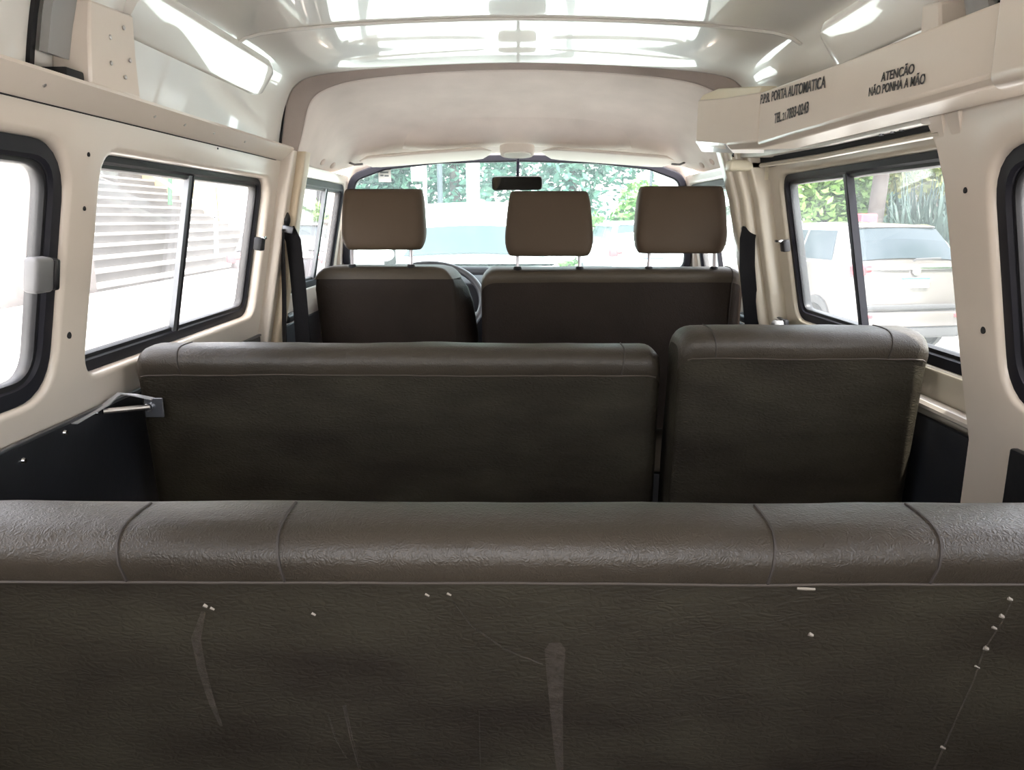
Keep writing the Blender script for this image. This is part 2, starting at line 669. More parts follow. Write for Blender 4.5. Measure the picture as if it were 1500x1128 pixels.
# ---- left wall
mb = wall_with_windows('wall_left', -1, [(YR, 0), (2.30, 0), (2.30, 1.415), (YR, 1.415)],
                       [(.22, 1.160, .980, 1.358, .075), (1.250, 2.095, .990, 1.352, .05)])
WL = mb.build('wall_left', CREAM)
tag(WL, 'cream painted metal side wall with two windows and bolt holes, on the stairs side', 'wall', kind='structure')
for (y, z, r) in ((1.205, 1.345, .0034), (1.205, 1.265, .0036), (1.190, 1.070, .0055)):
    mb = MB()
    mb.cyl((-prof(z) + .0004, y, z), (1, 0, 0), r, .0016, 12)
    mb.build('bolt_hole', GAP, WL)
mb = MB()
mb.cyl((-prof(1.404) + .0004, 1.70, 1.396), (1, 0, 0), .002, .0016, 10)
mb.build('bolt_hole', GAP, WL)

side_window('window_1', 'left rear side window with black rubber surround and big grey latch', -1, .235, 1.148, .992, 1.347, .07, .022, G_SIDE, None, 1.2)
mb = MB()
mb.box((-.676, 1.085, 1.172), (.022, .042, .050), .006, 3, Matrix.Rotation(R(9), 3, 'Y'))
w1 = bpy.data.objects['window_1']
lt = kid(mb, 'latch', GREYP, w1)
mb = MB()
mb.box((-.674, 1.110, 1.172), (.024, .012, .046), .004, 2, Matrix.Rotation(R(9), 3, 'Y'))
bmesh.ops.translate(mb.bm, vec=-Vector(w1.location), verts=mb.bm.verts[:])
mb.build('latch_base', BLACKP, lt)
side_window('window_2', 'left middle sliding window beyond the bench, aluminium divider, stairs seen outside', -1, 1.252, 2.090, 1.000, 1.350, .045, .038, G_SIDE, 1.65)
w2 = bpy.data.objects['window_2']
mb = MB()
mb.box((-.674, 2.030, 1.185), (.022, .030, .034), .004, 2, Matrix.Rotation(R(9), 3, 'Y'))
lt = kid(mb, 'latch', BLACKP, w2)
mb = MB()
mb.box((-.664, 2.040, 1.200), (.010, .024, .008), .002, 2)
bmesh.ops.translate(mb.bm, vec=-Vector(w2.location), verts=mb.bm.verts[:])
mb.build('latch_tab', CHROME, lt)

# dark lower trim on the left with its bright metal edge and screws
mb = MB()
mb.box((-.732, 1.02, .475), (.014, 2.24, .90), .004, 2)
T1 = mb.build('trim_1', DARKTRIM)
tag(T1, 'black lower side panel below the left windows, held by chrome screws', 'trim panel', kind='structure')
mb = MB()
mb.box((-.7265, 1.02, .928), (.009, 2.24, .006), .002, 2)
mb.build('edge_strip', STEEL, T1)
for (y, z) in ((1.07, .902), (1.178, .914), (1.275, .922), (1.50, .91), (1.95, .915)):
    mb = MB()
    mb.cyl((-.7235, y, z), (1, 0, 0), .0055, .004, 12, .0035)
    mb.build('screw', CHROME, T1)

# left gutter ledge under the high roof
mb = MB()
mb.prism([(-.668, 1.402), (-.634, 1.402), (-.630, 1.406), (-.599, 1.432), (-.601, 1.437), (-.668, 1.437)], 'y', YR, 2.14)
T2 = mb.build('trim_2', CREAM, smooth=50)
tag(T2, 'cream ledge rail along the top of the wall over the stairs-side windows', 'ledge', kind='structure')
mb = MB()
mb.box((-.6385, 1.0, 1.4015), (.004, 2.2, .0016))
mb.build('joint_line', GAP, T2)
for y in (1.05, 1.36, 1.48, 1.62, 1.80):
    mb = MB()
    mb.cyl((-.6142, y, 1.4190), (.78, 0, -.62), .0028, .002, 10)
    mb.build('rivet', ALU, T2)

# ---- right wall behind the sliding door
mb = wall_with_windows('wall_right', 1, [(YR, 0), (1.195, 0), (1.195, .90), (1.205, 1.30), (1.235, 1.415), (YR, 1.415)],
                       [(.22, 1.093, .985, 1.345, .075)], off=-.01)
WR = mb.build('wall_right', CREAM)
tag(WR, 'cream wall with pillar and rear window behind the sliding door', 'wall', kind='structure')
for (y, z, r) in ((1.150, 1.290, .0045), (1.130, 1.088, .0055)):
    mb = MB()
    mb.cyl((prof(z) - .0104, y, z), (1, 0, 0), r, .0016, 12)
    mb.build('bolt_hole', GAP, WR)
# pressed gusset at the head of the pillar
for y0, y1, dx in ((1.195, 1.225, .0), (1.150, 1.175, .0)):
    mb = MB()
    mb.loft([[(.625, y0 - .005, 1.40), (.625, y1 + .01, 1.40), (.67, y1 + .01, 1.40), (.67, y0 - .005, 1.40)],
             [(.640, y0 + .004, 1.36), (.640, y1, 1.36), (.68, y1, 1.36), (.68, y0 + .004, 1.36)],
             [(.648, y0 + .008, 1.335), (.648, y1 - .012, 1.335), (.685, y1 - .012, 1.335), (.685, y0 + .008, 1.335)],
             [(.664, y0 + .012, 1.312), (.664, y1 - .02, 1.312), (.69, y1 - .02, 1.312), (.69, y0 + .012, 1.312)]], True, True)
    mb.build('gusset', CREAM, WR, mods=[('BEVEL', dict(width=.004, segments=3))], smooth=60)
side_window('window_3', 'right rear side window behind the sliding door pillar, trees outside', 1, .235, 1.084, .995, 1.335, .07, .012, G_SIDE, None, 1.2)
mb = MB()
mb.box((.722, .48, .475), (.014, 1.18, .90), .004, 2)
T3 = mb.build('trim_3', DARKTRIM)
tag(T3, 'black lower side panel behind the sliding door pillar', 'trim panel', kind='structure')

# ---- sliding door
mb = wall_with_windows('door_1', 1, [(1.16, .02), (2.12, .02), (2.12, 1.382), (1.16, 1.382)],
                       [(1.185, 2.035, .990, 1.358, .045)], off=.022, lipr=.010)
D1 = mb.build('door_1', PILL)
tag(D1, 'cream sliding side door with a divided window under the door motor box', 'door', kind='structure')
mb = MB()
mb.box((.742, 1.62, .46), (.012, .88, .88), .004, 2)
mb.build('door_lining', DARKTRIM, D1)
mb = MB()
mb.tube([(.744, 1.18, .922), (.744, 2.05, .925)], (.012, .011), 10)
mb.build('sill_lip', CREAM, D1)
mb = MB()
mb.box((.716, 2.055, .972), (.014, .070, .030), .005, 2)
hd = mb.build('door_handle', BLACKP, D1)
mb = MB()
mb.cyl((.700, 2.035, .972), (1, 0, 0), .012, .030, 14)
mb.tube([(.688, 2.035, .972), (.684, 2.02, .976), (.682, 1.985, .978)], (.009, .011), 10)
mb.ball((.682, 1.985, .978), .0125)
mb.build('lever', GREYP, hd)
mb = MB()
mb.tube([(.704, 2.08, .982), (.700, 2.055, .984), (.698, 2.03, .984)], .004, 8)
mb.build('lever', CHROME, hd)
side_window('window_4', 'sliding door window with aluminium divider, parked hatchback seen outside', 1, 1.195, 2.028, 1.000, 1.354, .04, .045, G_DOOR, 1.665)
w4 = bpy.data.objects['window_4']
mb = MB()
mb.box((.684, 1.985, 1.182), (.018, .030, .030), .004, 2, Matrix.Rotation(R(-9), 3, 'Y'))
lt = kid(mb, 'latch', BLACKP, w4)
mb = MB()
mb.box((.672, 1.997, 1.193), (.014, .034, .007), .002, 2)
bmesh.ops.translate(mb.bm, vec=-Vector(w4.location), verts=mb.bm.verts[:])
mb.build('latch_tab', CHROME, lt)

# header rails above the door
mb = MB()
mb.prism([(.646, 1.384), (.72, 1.384), (.72, 1.440), (.636, 1.440)], 'y', 1.20, 2.30)
TH = mb.build('trim_4', GAP)
tag(TH, 'dark gap behind the track above the sliding door', 'header', kind='structure')
mb = MB()
mb.sweep([(.624, 1.225, 1.3975), (.624, 1.6, 1.4000), (.618, 2.0, 1.4080), (.604, 2.25, 1.4240)], (0, 0, 1),
         [(-.010, -.006), (-.006, -.008), (.008, -.008), (.010, -.004), (.010, .007), (-.010, .007)])
TR = mb.build('door_track', ALU)
tag(TR, 'scuffed aluminium track rail running above the sliding door window', 'rail')
for y in (1.30, 1.33, 1.37):
    mb = MB()
    mb.cyl((.622, y, 1.3900), (0, 0, 1), .004, .004, 10)
    mb.build('bolt', STEEL, TR)
mb = MB()
mb.tube([(.640, 1.21, 1.3760), (.640, 1.7, 1.3780), (.640, 2.08, 1.3860)], (.007, .006), 10)
TD = mb.build('trim_5', PILL)
tag(TD, 'thin cream rail between the door window top and the track', 'rail', kind='structure')

# ---- pillars behind the front seats
def pillar(name, label, sx, yc, xin, wood):
    p = thing(name, label, 'pillar', (sx * .70, yc, 0), kind='structure')
    zz = [0, .5, .9, 1.0, 1.1, 1.2, 1.3, 1.38, 1.43]
    def strip(dx0, dx1, y, dep, mat, nm, rr=.010):
        mb = MB()
        rings = []
        for z in zz:
            xa = prof(z) - dx0
            xb = prof(z) - dx1
            flare = (.02 if sx > 0 else .004) * max(0, (z - 1.30) / .13) ** 1.5
            rings.append([(sx * a, b, z) for a, b in rpoly([(xa, y), (xb - flare, y), (xb - flare, y + dep), (xa, y + dep)], rr, 4)])
        mb.loft(rings, True, True)
        kid(mb, nm, mat, p, smooth=45)
    return p, strip


P1, st = pillar('trim_6', 'cream pillar with tan edge strip behind the driver seat', -1, 2.18, .69, True)
st(-.03, .030, 2.150, .07, CREAM, 'pillar_face')
st(.020, .052, 2.185, .06, WOODY, 'edge_strip')
P2, st = pillar('trim_7', 'cream ribbed pillar in front of the sliding door, beside the passenger seat', 1, 2.16, .69, False)
st(-.05, .018, 2.105, .06, PILL, 'pillar_face')
st(.008, .046, 2.140, .09, PILL, 'pillar_rib', .016)
st(.030, .062, 2.175, .06, PILL, 'pillar_rib', .014)
mb = MB()
mb.box((.618, 2.13, 1.388), (.110, .05, .028), .008, 3)
mb.box((.662, 2.12, 1.368), (.024, .03, .05), .007, 3)
BP = mb.build('door_stop', BOXY)
tag(BP, 'yellowed plastic stop block at the head of the right pillar under the track', 'door stop')

# ---- high roof
RPROF = [(.662, 1.432), (.655, 1.47), (.645, 1.515), (.632, 1.56), (.618, 1.594), (.602, 1.613), (.580, 1.627), (.545, 1.637), (.48, 1.646),
         (.38, 1.655), (.25, 1.663), (.12, 1.668), (0, 1.670)]
half = RPROF[::-1]
prof_full = [(-x, z) for x, z in RPROF] + [(x, z) for x, z in half[1:]]
YS = [YR, .3, .7, 1.0, 1.3, 1.5, 1.7, 1.9, 2.02, 2.08, 2.13, 2.175, 2.205]
mb = MB()
rings = []
for y in YS:
    dip = 0 if y < 2.05 else -.009 * ((y - 2.05) / .155) ** 1.6
    rings.append([(x, y, z + dip * max(0, (z - 1.5) / .17)) for x, z in prof_full])
mb.loft(rings, False)
CE = mb.build('ceiling', ROOFW, smooth=60, mods=[('SUBSURF', dict(levels=1, render_levels=2)), ('SOLIDIFY', dict(thickness=.03, offset=1))])
tag(CE, 'glossy off-white moulded high roof lining reflecting the windshield', 'ceiling', kind='structure')
mb = MB()   # thin cross rib
pp = [(x, z - .002) for x, z in prof_full if z > 1.6]
mb.sweep([(x, 1.765 - .02 * (x / .55) ** 2, z) for x, z in pp], (0, 0, 1), [(-.006, 0), (-.003, -.004), (.004, -.004), (.007, 0), (.004, .004), (-.004, .004)])
mb.build('roof_rib', ROOFW, CE, smooth=60)
for sx, ya, yb in ((-1, 1.31, 2.03), (1, 1.22, 1.645)):
    mb = MB()   # rounded moulding along the roof corner
    rings = []
    for k in range(25):
        f = k / 24
        y = ya + (yb - ya) * f
        q = min(1, math.sqrt(max(0, 1 - max(0, (f - .86) / .14) ** 2)))
        sec = rpoly([(.648, 1.540), (.632, 1.541), (.588, 1.606), (.592, 1.622), (.640, 1.622)], [.004, .008, .010, .006, .004], 4)
        ring = [(sx * (.628 + (px - .628) * q), y, 1.582 + (pz - 1.582) * q) for px, pz in sec]
        rings.append(ring)
    mb.loft(rings, True, True)
    mb.build('corner_moulding', ROOFW, CE, smooth=70)
    # riveted cover plate standing off the roof side
    mb = MB()
    y0, y1 = (1.145, 1.292) if sx < 0 else (1.165, 1.235)
    mb.loft([[(sx * .660, y0, 1.436), (sx * .603, y0, 1.436), (sx * .603, y1, 1.436), (sx * .660, y1, 1.436)],
             [(sx * .652, y0, 1.50), (sx * .600, y0 + .004, 1.50), (sx * .604, y1, 1.50), (sx * .652, y1, 1.50)],
             [(sx * .64, y0, 1.552), (sx * .594, y0 + .006, 1.548), (sx * .604, y1 + .004, 1.562), (sx * .64, y1, 1.565)]], True, True)
    cp = mb.build('cover_plate', CREAM, CE, smooth=50, mods=[('BEVEL', dict(width=.004, segments=2))])
    if sx < 0:
        for (y, z) in ((1.21, 1.512), (1.255, 1.535), (1.205, 1.475), (1.245, 1.462), (1.265, 1.49)):
            mb = MB()
            mb.ball((-.6012, y, z), .0035, (.5, 1, 1), 10, 6)
            mb.build('rivet', ALU, cp)
    # open joint behind the plate: dark seal, cream panel in painted shade, black recess
    mb = MB()
    mb.sweep([(sx * (x - .003), 1.092, z) for x, z in RPROF[:9]], (0, 1, 0), [(-.003, -.005), (.003, -.005), (.003, .005), (-.003, .005)])
    mb.build('joint_seal', GAP, CE)
    mb = MB()
    mb.sweep([(sx * (x - .016), 1.122, z) for x, z in RPROF[1:9]], (0, 1, 0), [(-.008, -.026), (.004, -.026), (.012, -.008), (.012, .008), (.004, .026), (-.008, .026)])
    mb.build('shaded_panel', PANSH, CE, smooth=60)
    mb = MB()
    mb.box((sx * .634, 1.119, 1.443), (.05, .044, .016), .003, 2)
    mb.build('joint_recess', GAP, CE)

# right ledge under the roof (behind the motor box)
mb = MB()
mb.prism([(.668, 1.402), (.640, 1.402), (.630, 1.410), (.618, 1.437), (.668, 1.437)], 'y', YR, 1.24)
T8 = mb.build('trim_8', CREAM, smooth=50)
tag(T8, 'cream ledge rail on the sliding-door side behind the motor box', 'ledge', kind='structure')

# ---- headliner over the cab
A_ = [(-.655, 1.43), (-.650, 1.47), (-.642, 1.515), (-.633, 1.56), (-.618, 1.594), (-.588, 1.62), (-.54, 1.636), (-.475, 1.647), (-.36, 1.655), (-.18, 1.662), (0, 1.664)]
B_ = [(-.628, 1.405), (-.615, 1.44), (-.600, 1.48), (-.588, 1.53), (-.575, 1.568), (-.549, 1.592), (-.50, 1.611), (-.44, 1.624), (-.33, 1.636), (-.17, 1.646), (0, 1.650)]
C_ = [(-.640, 1.404), (-.625, 1.430), (-.605, 1.462), (-.585, 1.498), (-.565, 1.528), (-.535, 1.552), (-.49, 1.570), (-.43, 1.583), (-.33, 1.596), (-.17, 1.606), (0, 1.610)]
D_ = [(-.660, 1.408), (-.640, 1.425), (-.615, 1.443), (-.59, 1.462), (-.565, 1.480), (-.53, 1.496), (-.48, 1.508), (-.42, 1.518), (-.32, 1.528), (-.17, 1.534), (0, 1.535)]
E_ = [(-.665, 1.412), (-.645, 1.420), (-.62, 1.428), (-.595, 1.436), (-.565, 1.445), (-.53, 1.452), (-.48, 1.458), (-.42, 1.464), (-.32, 1.474), (-.17, 1.482), (0, 1.486)]


def mirror(c):
    return c + [(-x, z) for x, z in c[-2::-1]]


def ring3(c, y, bow=0.0):
    return [(x, y - bow * (x / .62) ** 2, z) for x, z in mirror(c)]


def midc(a, b, f):
    return [(p[0] + (q[0] - p[0]) * f, p[1] + (q[1] - p[1]) * f) for p, q in zip(a, b)]


HL = thing('headliner', 'grey felt headliner over the front cab with arched edge', 'headliner', (0, 2.5, 1.5), kind='structure')
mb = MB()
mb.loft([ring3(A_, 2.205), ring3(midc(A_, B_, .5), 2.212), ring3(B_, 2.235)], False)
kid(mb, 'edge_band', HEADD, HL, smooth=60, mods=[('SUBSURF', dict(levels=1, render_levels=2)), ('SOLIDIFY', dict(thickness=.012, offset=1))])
mb = MB()
mb.loft([ring3(B_, 2.235), ring3(midc(B_, C_, .25), 2.30), ring3(midc(B_, C_, .62), 2.42), ring3(C_, 2.55, .01), ring3(midc(C_, D_, .55), 2.68, .03), ring3(D_, 2.78, .05),
         ring3(midc(D_, E_, .6), 2.87, .06), ring3(E_, 2.94, .06)], False)
kid(mb, 'panel', HEADL, HL, smooth=70, mods=[('SUBSURF', dict(levels=1, render_levels=2)), ('SOLIDIFY', dict(thickness=.02, offset=1))])
mb = MB()   # unseen strip added behind the roof lining to block a light leak
mb.loft([ring3(A_, 2.207), ring3([(x * 1.10, z + (.05 if z > 1.55 else 0)) for x, z in A_], 2.207)], False)
kid(mb, 'leak_blocker', GAP, HL)
mb = MB()   # black piping where the lining meets the roof
mb.sweep([(p[0] * 1.001, 2.203, p[1] + .001) for p in ring3(A_, 0) for p in [(p[0], p[2])]], (0, 1, 0), [(.003 * math.cos(2 * PI * k / 6), .004 * math.sin(2 * PI * k / 6)) for k in range(6)])
kid(mb, 'piping', GAP, HL)
for sx in (-1, 1):
    for y, x in ((2.50, .625), (2.66, .632)):
        mb = MB()
        mb.loft([[(sx * (x + .002), y - .012, 1.412), (sx * (x - .016), y - .004, 1.412), (sx * (x - .016), y + .004, 1.412), (sx * (x + .002), y + .012, 1.412)],
                 [(sx * (x - .012), y - .008, 1.436), (sx * (x - .028), y, 1.434), (sx * (x - .028), y + .006, 1.434), (sx * (x - .012), y + .012, 1.436)]], True, True)
        kid(mb, 'fold', HEADL, HL, smooth=70, mods=[('SUBSURF', dict(levels=2, render_levels=2))])
# raised bulge in the headliner between the visors
mb = MB()
rings = []
for k in range(9):
    a = k / 8
    y = 2.58 + .25 * a
    zc = 1.612 - .113 * a - .004 * math.sin(PI * a)
    w = .40 + .03 * a
    ring = []
    for j in range(17):
        u = -1 + j / 8
        e = (1 - abs(u) ** 6)
        ring.append((u * w, y, zc + (.016 - .016 * e) - .018 * (u * w / .4) ** 2))
    rings.append(ring)
mb.loft(rings, False)
kid(mb, 'bulge', HEADL, HL, smooth=80, mods=[('SOLIDIFY', dict(thickness=.012, offset=1))])

# ---- front wall with the windshield
def fw(u, v):  # x, z -> point on the raked, bowed front
    return (u, 3.02 + (1.45 - v) * .22 - .06 * (u / .68) ** 2, v)


WSO = [(-.675, 1.04), (.675, 1.04), (.645, 1.30), (.615, 1.40), (.50, 1.442), (.30, 1.466), (0, 1.474), (-.30, 1.466), (-.50, 1.442), (-.615, 1.40), (-.645, 1.30)]
ws = rpoly(WSO, [.06, .06, .05, .06, .08, .1, .1, .1, .08, .06, .05], 5)
mb = MB()
outer = [(-.76, 0), (.76, 0), (.75, 1.0), (.70, 1.40), (.67, 1.52), (-.67, 1.52), (-.70, 1.40), (-.75, 1.0)]
sheet(mb, outer, [ws], fw, .08)
WF = mb.build('wall_front', CREAM, mods=[('SOLIDIFY', dict(thickness=.02, offset=1))])
tag(WF, 'cream metal nose wall around the windshield', 'wall', kind='structure')
W5 = thing('window_5', 'wide front windshield with black rubber edge behind the mirror', 'window', (0, 3.02, 1.04), kind='structure')
mb = MB()
mb.sweep([Vector(fw(*p)) + Vector((0, -.004, 0)) for p in resample(ws, .05)], (0, 1, 0), [(a * 1.1, c) for a, c in RUBS], True)
kid(mb, 'gasket', RUBBER, W5)
mb = MB()
lp = resample(ws, .08)
sheet(mb, ws, [], lambda u, v: Vector(fw(u, v)) + Vector((0, .006, 0)), .15)
kid(mb, 'pane', G_FRONT, W5, mods=[('SOLIDIFY', dict(thickness=.005, offset=0))])
mb = MB()
mb.box((0, 3.005, 1.462), (.255, .003, .0035))
kid(mb, 'strip', BLACKP, W5)

# cab doors
def cab_door(sx, dn, wn, dl, wl):
    mb = wall_with_windows(dn, sx, [(2.24, .02), (3.06, .02), (3.06, 1.0), (3.0, 1.405), (2.24, 1.405)], [(2.27, 2.96, 1.02, 1.372, .04)], off=-.004, lipr=.01)
    d = mb.build(dn, CREAM)
    tag(d, dl, 'door', kind='structure')
    mb = MB()
    mb.box((sx * .730, 2.62, .50), (.014, .74, .84), .01, 2)
    mb.build('door_lining', DARKTRIM, d)
    mb = MB()
    mb.box((sx * .715, 2.40, .945), (.03, .12, .025), .008, 3)
    mb.build('door_handle', BLACKP, d)
    w = side_window(wn, wl, sx, 2.28, 2.95, 1.03, 1.362, .035, .012, G_SIDE, 2.70)
    return w


W6 = cab_door(-1, 'door_2', 'window_6', 'cream cab door beside the driver seat', 'driver door window with quarter light, green bush seen outside')
W7 = cab_door(1, 'door_3', 'window_7', 'cream cab door beside the passenger headrest', 'passenger door window with quarter light, beside the passenger headrest')
for sx, nm, lb in ((-1, 'trim_9', 'cream windshield pillar ahead of the driver'), (1, 'trim_10', 'cream windshield pillar ahead of the passenger')):
    mb = MB()
    mb.sweep([(sx * .655, 2.965, 1.43), (sx * .672, 2.985, 1.30), (sx * .695, 3.02, 1.10), (sx * .72, 3.05, .85), (sx * .73, 3.06, .1)], (sx, 0, 0),
             [(-.02, -.012), (.02, -.012), (.024, 0), (.02, .03), (-.02, .03)])
    o = mb.build(nm, CREAM, smooth=60, mods=[('BEVEL', dict(width=.004, segments=2))])
    tag(o, lb, 'pillar', kind='structure')

# unseen rear end and tailgate, added and narrowed to cut light from behind
mb = MB()
hole = rrect(-.47, .47, .88, 1.33, .10)
sheet(mb, [(-.745, 0), (.745, 0), (.735, .95), (.66, 1.40), (.62, 1.60), (.48, 1.655), (-.48, 1.655), (-.62, 1.60), (-.66, 1.40), (-.735, .95)], [hole], lambda u, v: (u, YR, v), .1)
o = mb.build('wall_rear_blocker', CREAM, mods=[('SOLIDIFY', dict(thickness=.03, offset=0))])
tag(o, 'unseen cream rear end of the van, opening narrowed to cut light from behind', 'wall', kind='structure')
mb = MB()
mb.box((0, -.62, 0), (1.20, .95, .05), .02, 2)
o = mb.build('tailgate_blocker', CREAM)  # unseen, added to keep sky light out of the rear opening
o.location = (0, -.02, 1.52)
o.rotation_euler = (R(-14), 0, 0)
tag(o, 'unseen cream tailgate added over the rear opening to block sky light', 'door', kind='structure')

# floor and rear deck
mb = MB()
mb.box((0, 1.47, -.03), (1.48, 3.18, .06))
FL = mb.build('floor', FLOORM)
tag(FL, 'black rubber van floor under the seats', 'floor', kind='structure')

# ================================================================== SEATS
def stitch_line(mb, pts, r=.0011):
    mb.tube(pts, r, 5)


def bench(name, label, cat, x0, x1, yb, zt, depth, h, tilt, seamdrop, cross, seed, seatz, seatlen, capm=CAPV, backm=BACKV, group=None, base=True):
    root = thing(name, label, cat, ((x0 + x1) / 2, yb + depth, 0), group=group)
    ring, i0, i1 = back_ring(yb, zt, depth, h, tilt, .03, seamdrop)
    body, cap, pt = cushion(x0, x1, ring, i0, i1, endr=.03, nx=int((x1 - x0) / .018), amp=.0035, seed=seed)
    br = kid(body, 'backrest', backm, root, smooth=60)
    cp = kid(cap, 'top_cap', capm, root, smooth=60)
    up = Vector((0, -.0012, .0006))
    mb = MB()
    n = 60
    stitch_line(mb, [pt(x0 + .012 + (x1 - x0 - .024) * k / n, 0.004 if k in (0, n) else 0, i0) + up for k in range(n + 1)], .0014)
    kid(mb, 'seam', THREAD, root)
    for x in cross:
        mb = MB()
        P = [pt(x + .006 * math.sin(PI * (i - i0) / (i1 - i0)) * (1 if x > (x0 + x1) / 2 else -1), 0, i) for i in range(i0, i0 + (i1 - i0) * 2 // 3)]
        cen = Vector((x, ring[i0][0] + depth / 2, zt - seamdrop))
        P = [p + (p - Vector((p.x, cen.y, cen.z))).normalized() * .0004 for p in P]
        stitch_line(mb, P, .0014)
        kid(mb, 'cross_seam', THREADD, root)
    # seat cushion and box base, in front of the backrest
    yf = ring[-1][0]
    mb = MB()
    mb.box(((x0 + x1) / 2, yf + seatlen / 2 - .02, seatz - .06), (x1 - x0, seatlen, .13), .03, 4)
    kid(mb, 'seat_cushion', capm, root, smooth=60)
    mb = MB()
    zb = seatz - .125
    for (px, py) in ((x0 + .05, yf + .03), (x1 - .05, yf + .03), (x0 + .05, yf + seatlen - .07), (x1 - .05, yf + seatlen - .07)):
        mb = MB()
        mb.box((px, py, zb / 2), (.03, .03, zb))
        kid(mb, 'leg', BLACKP, root)
    mb = MB()
    mb.box(((x0 + x1) / 2, yf + seatlen / 2 - .02, zb + .005), (x1 - x0 - .06, seatlen - .06, .02))
    kid(mb, 'seat_frame', BLACKP, root)
    return root, pt, (i0, i1), ring


RB, rpt, (ri0, ri1), rring = bench('rear_bench', 'dark scuffed vinyl rear bench seat nearest the viewer, spanning the whole width', 'bench seat',
                                   -.69, .69, .618, .984, .10, .50, R(7), .050, [-.345, -.205, .222, .364], 3.1, .50, .42)
# wear on the back of the rear bench: own-shaped marks
def on_back(px, py):
    """point on the back face at x, z"""
    # back face runs from ring[0] to ring[ri0]
    (ya, za), (yc, zc) = rring[0], rring[ri0]
    f = (py - za) / (zc - za)
    return Vector((px, ya + (yc - ya) * f - .0016, py))


def mark(pts, w, mat, name='scuff_mark'):
    """pts: (x, z) polyline on the back face, w: widths"""
    mb = MB()
    P = [on_back(*p) for p in pts]
    rings = []
    for i, p in enumerate(P):
        t = (P[min(i + 1, len(P) - 1)] - P[max(i - 1, 0)]).normalized()
        b = t.cross(Vector((0, -1, 0))).normalized()
        ww = w[i] if isinstance(w, (list, tuple)) else w
        rings.append([p + b * ww / 2, p + Vector((0, -.0012, 0)), p - b * ww / 2, p + Vector((0, .001, 0))])
    mb.loft(rings, True, True)
    return kid(mb, name, mat, RB)


CAMZ = 1.25
FPX = 1120.0
PITCH, YAW = R(12.29), R(.36)


def ray(px, py):
    u = (px - 750) / FPX
    v = (564 - py) / FPX
    x, y, z = u, math.cos(PITCH) + v * math.sin(PITCH), -math.sin(PITCH) + v * math.cos(PITCH)
    c, s = math.cos(YAW), math.sin(YAW)
    return Vector((c * x - s * y, s * x + c * y, z))


def back_xz(px, py):
    d = ray(px, py)
    (ya, za), (yc, zc) = rring[0], rring[ri0]
    # intersect with the tilted back plane
    m = (yc - ya) / (zc - za)
    t = (ya + m * (CAMZ - za)) / (d.y - m * d.z)
    return (d.x * t, CAMZ + d.z * t)


def mk(pp, w, mat=SCUFF, name='scuff_mark'):
    return mark([back_xz(*p) for p in pp], w, mat, name)


mk([(299, 895), (288, 935), (297, 980), (312, 1030), (325, 1062)], [.004, .009, .008, .006, .003])
mk([(664, 880), (690, 915), (740, 950), (795, 972)], [.001, .0018, .002, .0015])
mk([(813, 940), (813, 950), (813, 985), (815, 1040), (820, 1128)], [.010, .019, .016, .012, .007])
mk([(481, 1045), (492, 1080), (508, 1108)], [.002, .002, .0015])
mk([(505, 1032), (515, 1080), (528, 1128)], [.004, .003, .002])
mk([(702, 1040), (704, 1128)], [.0012, .0012])
mk([(1480, 880), (1465, 912), (1440, 950), (1425, 995), (1400, 1050), (1366, 1128)], [.001, .0012, .0016, .0016, .0018, .0025], SCUFF)
for (x, y, s) in ((1478, 876, .0035), (1466, 901, .004), (1455, 918, .003), (1443, 948, .0045), (1430, 975, .002), (1380, 1093, .003), (302, 886, .004), (312, 890, .003),
                  (626, 870, .0025), (658, 869, .0025), (460, 898, .003), (1187, 928, .004)):
    mk([(x - 3, y - 1), (x + 3, y + 2)], [s, s * .7], CHIP if s < .0045 or x > 1400 else SCUFF, 'chip')
mk([(1167, 861), (1180, 861.5), (1193, 862)], [.0025, .003, .0025], CHIP, 'chip')

MBN, mpt, (mi0, mi1), mring = bench('middle_bench', 'wide dark vinyl bench seat in the middle row, beside the tan edge strip pillar', 'bench seat',
                                    -.698, .264, 1.352, 1.021, .11, .55, R(7), .050, [-.610, .190], 8.4, .52, .42)
FS, fpt, _, _ = bench('folding_seat', 'single dark vinyl seat by the sliding door, taller than the bench beside it', 'seat',
                      .284, .718, 1.295, 1.062, .12, .58, R(7), .050, [.343, .640], 15.2, .52, .40)
mb = MB()
P = [fpt(.286, 0, i) + Vector((-.0005, -.0008, .0005)) for i in range(_[0] if False else 0, 1)]
# bracket that ties the middle bench to the wall
BK = thing('bracket', 'bent steel bracket bolting the middle bench to the left wall', 'bracket', (-.70, 1.31, .91))
mb = MB()
mb.box((-.660, 1.348, .9135), (.034, .004, .036), .001, 1)
kid(mb, 'plate', STEEL, BK)
mb = MB()
mb.tube([(-.724, 1.292, .920), (-.668, 1.344, .915)], .0055, 10)
mb.cyl((-.668, 1.344, .915), (0, 1, 0), .008, .006, 12)
kid(mb, 'rod', CHROME, BK)
mb = MB()
mb.sweep([(-.722, 1.20, .9235), (-.722, 1.30, .930), (-.716, 1.338, .942), (-.69, 1.345, .937), (-.66, 1.347, .930)], (0, 0, 1), [(-.006, -.0012), (.006, -.0012), (.006, .0012), (-.006, .0012)])
kid(mb, 'flat_bar', BARM, BK)

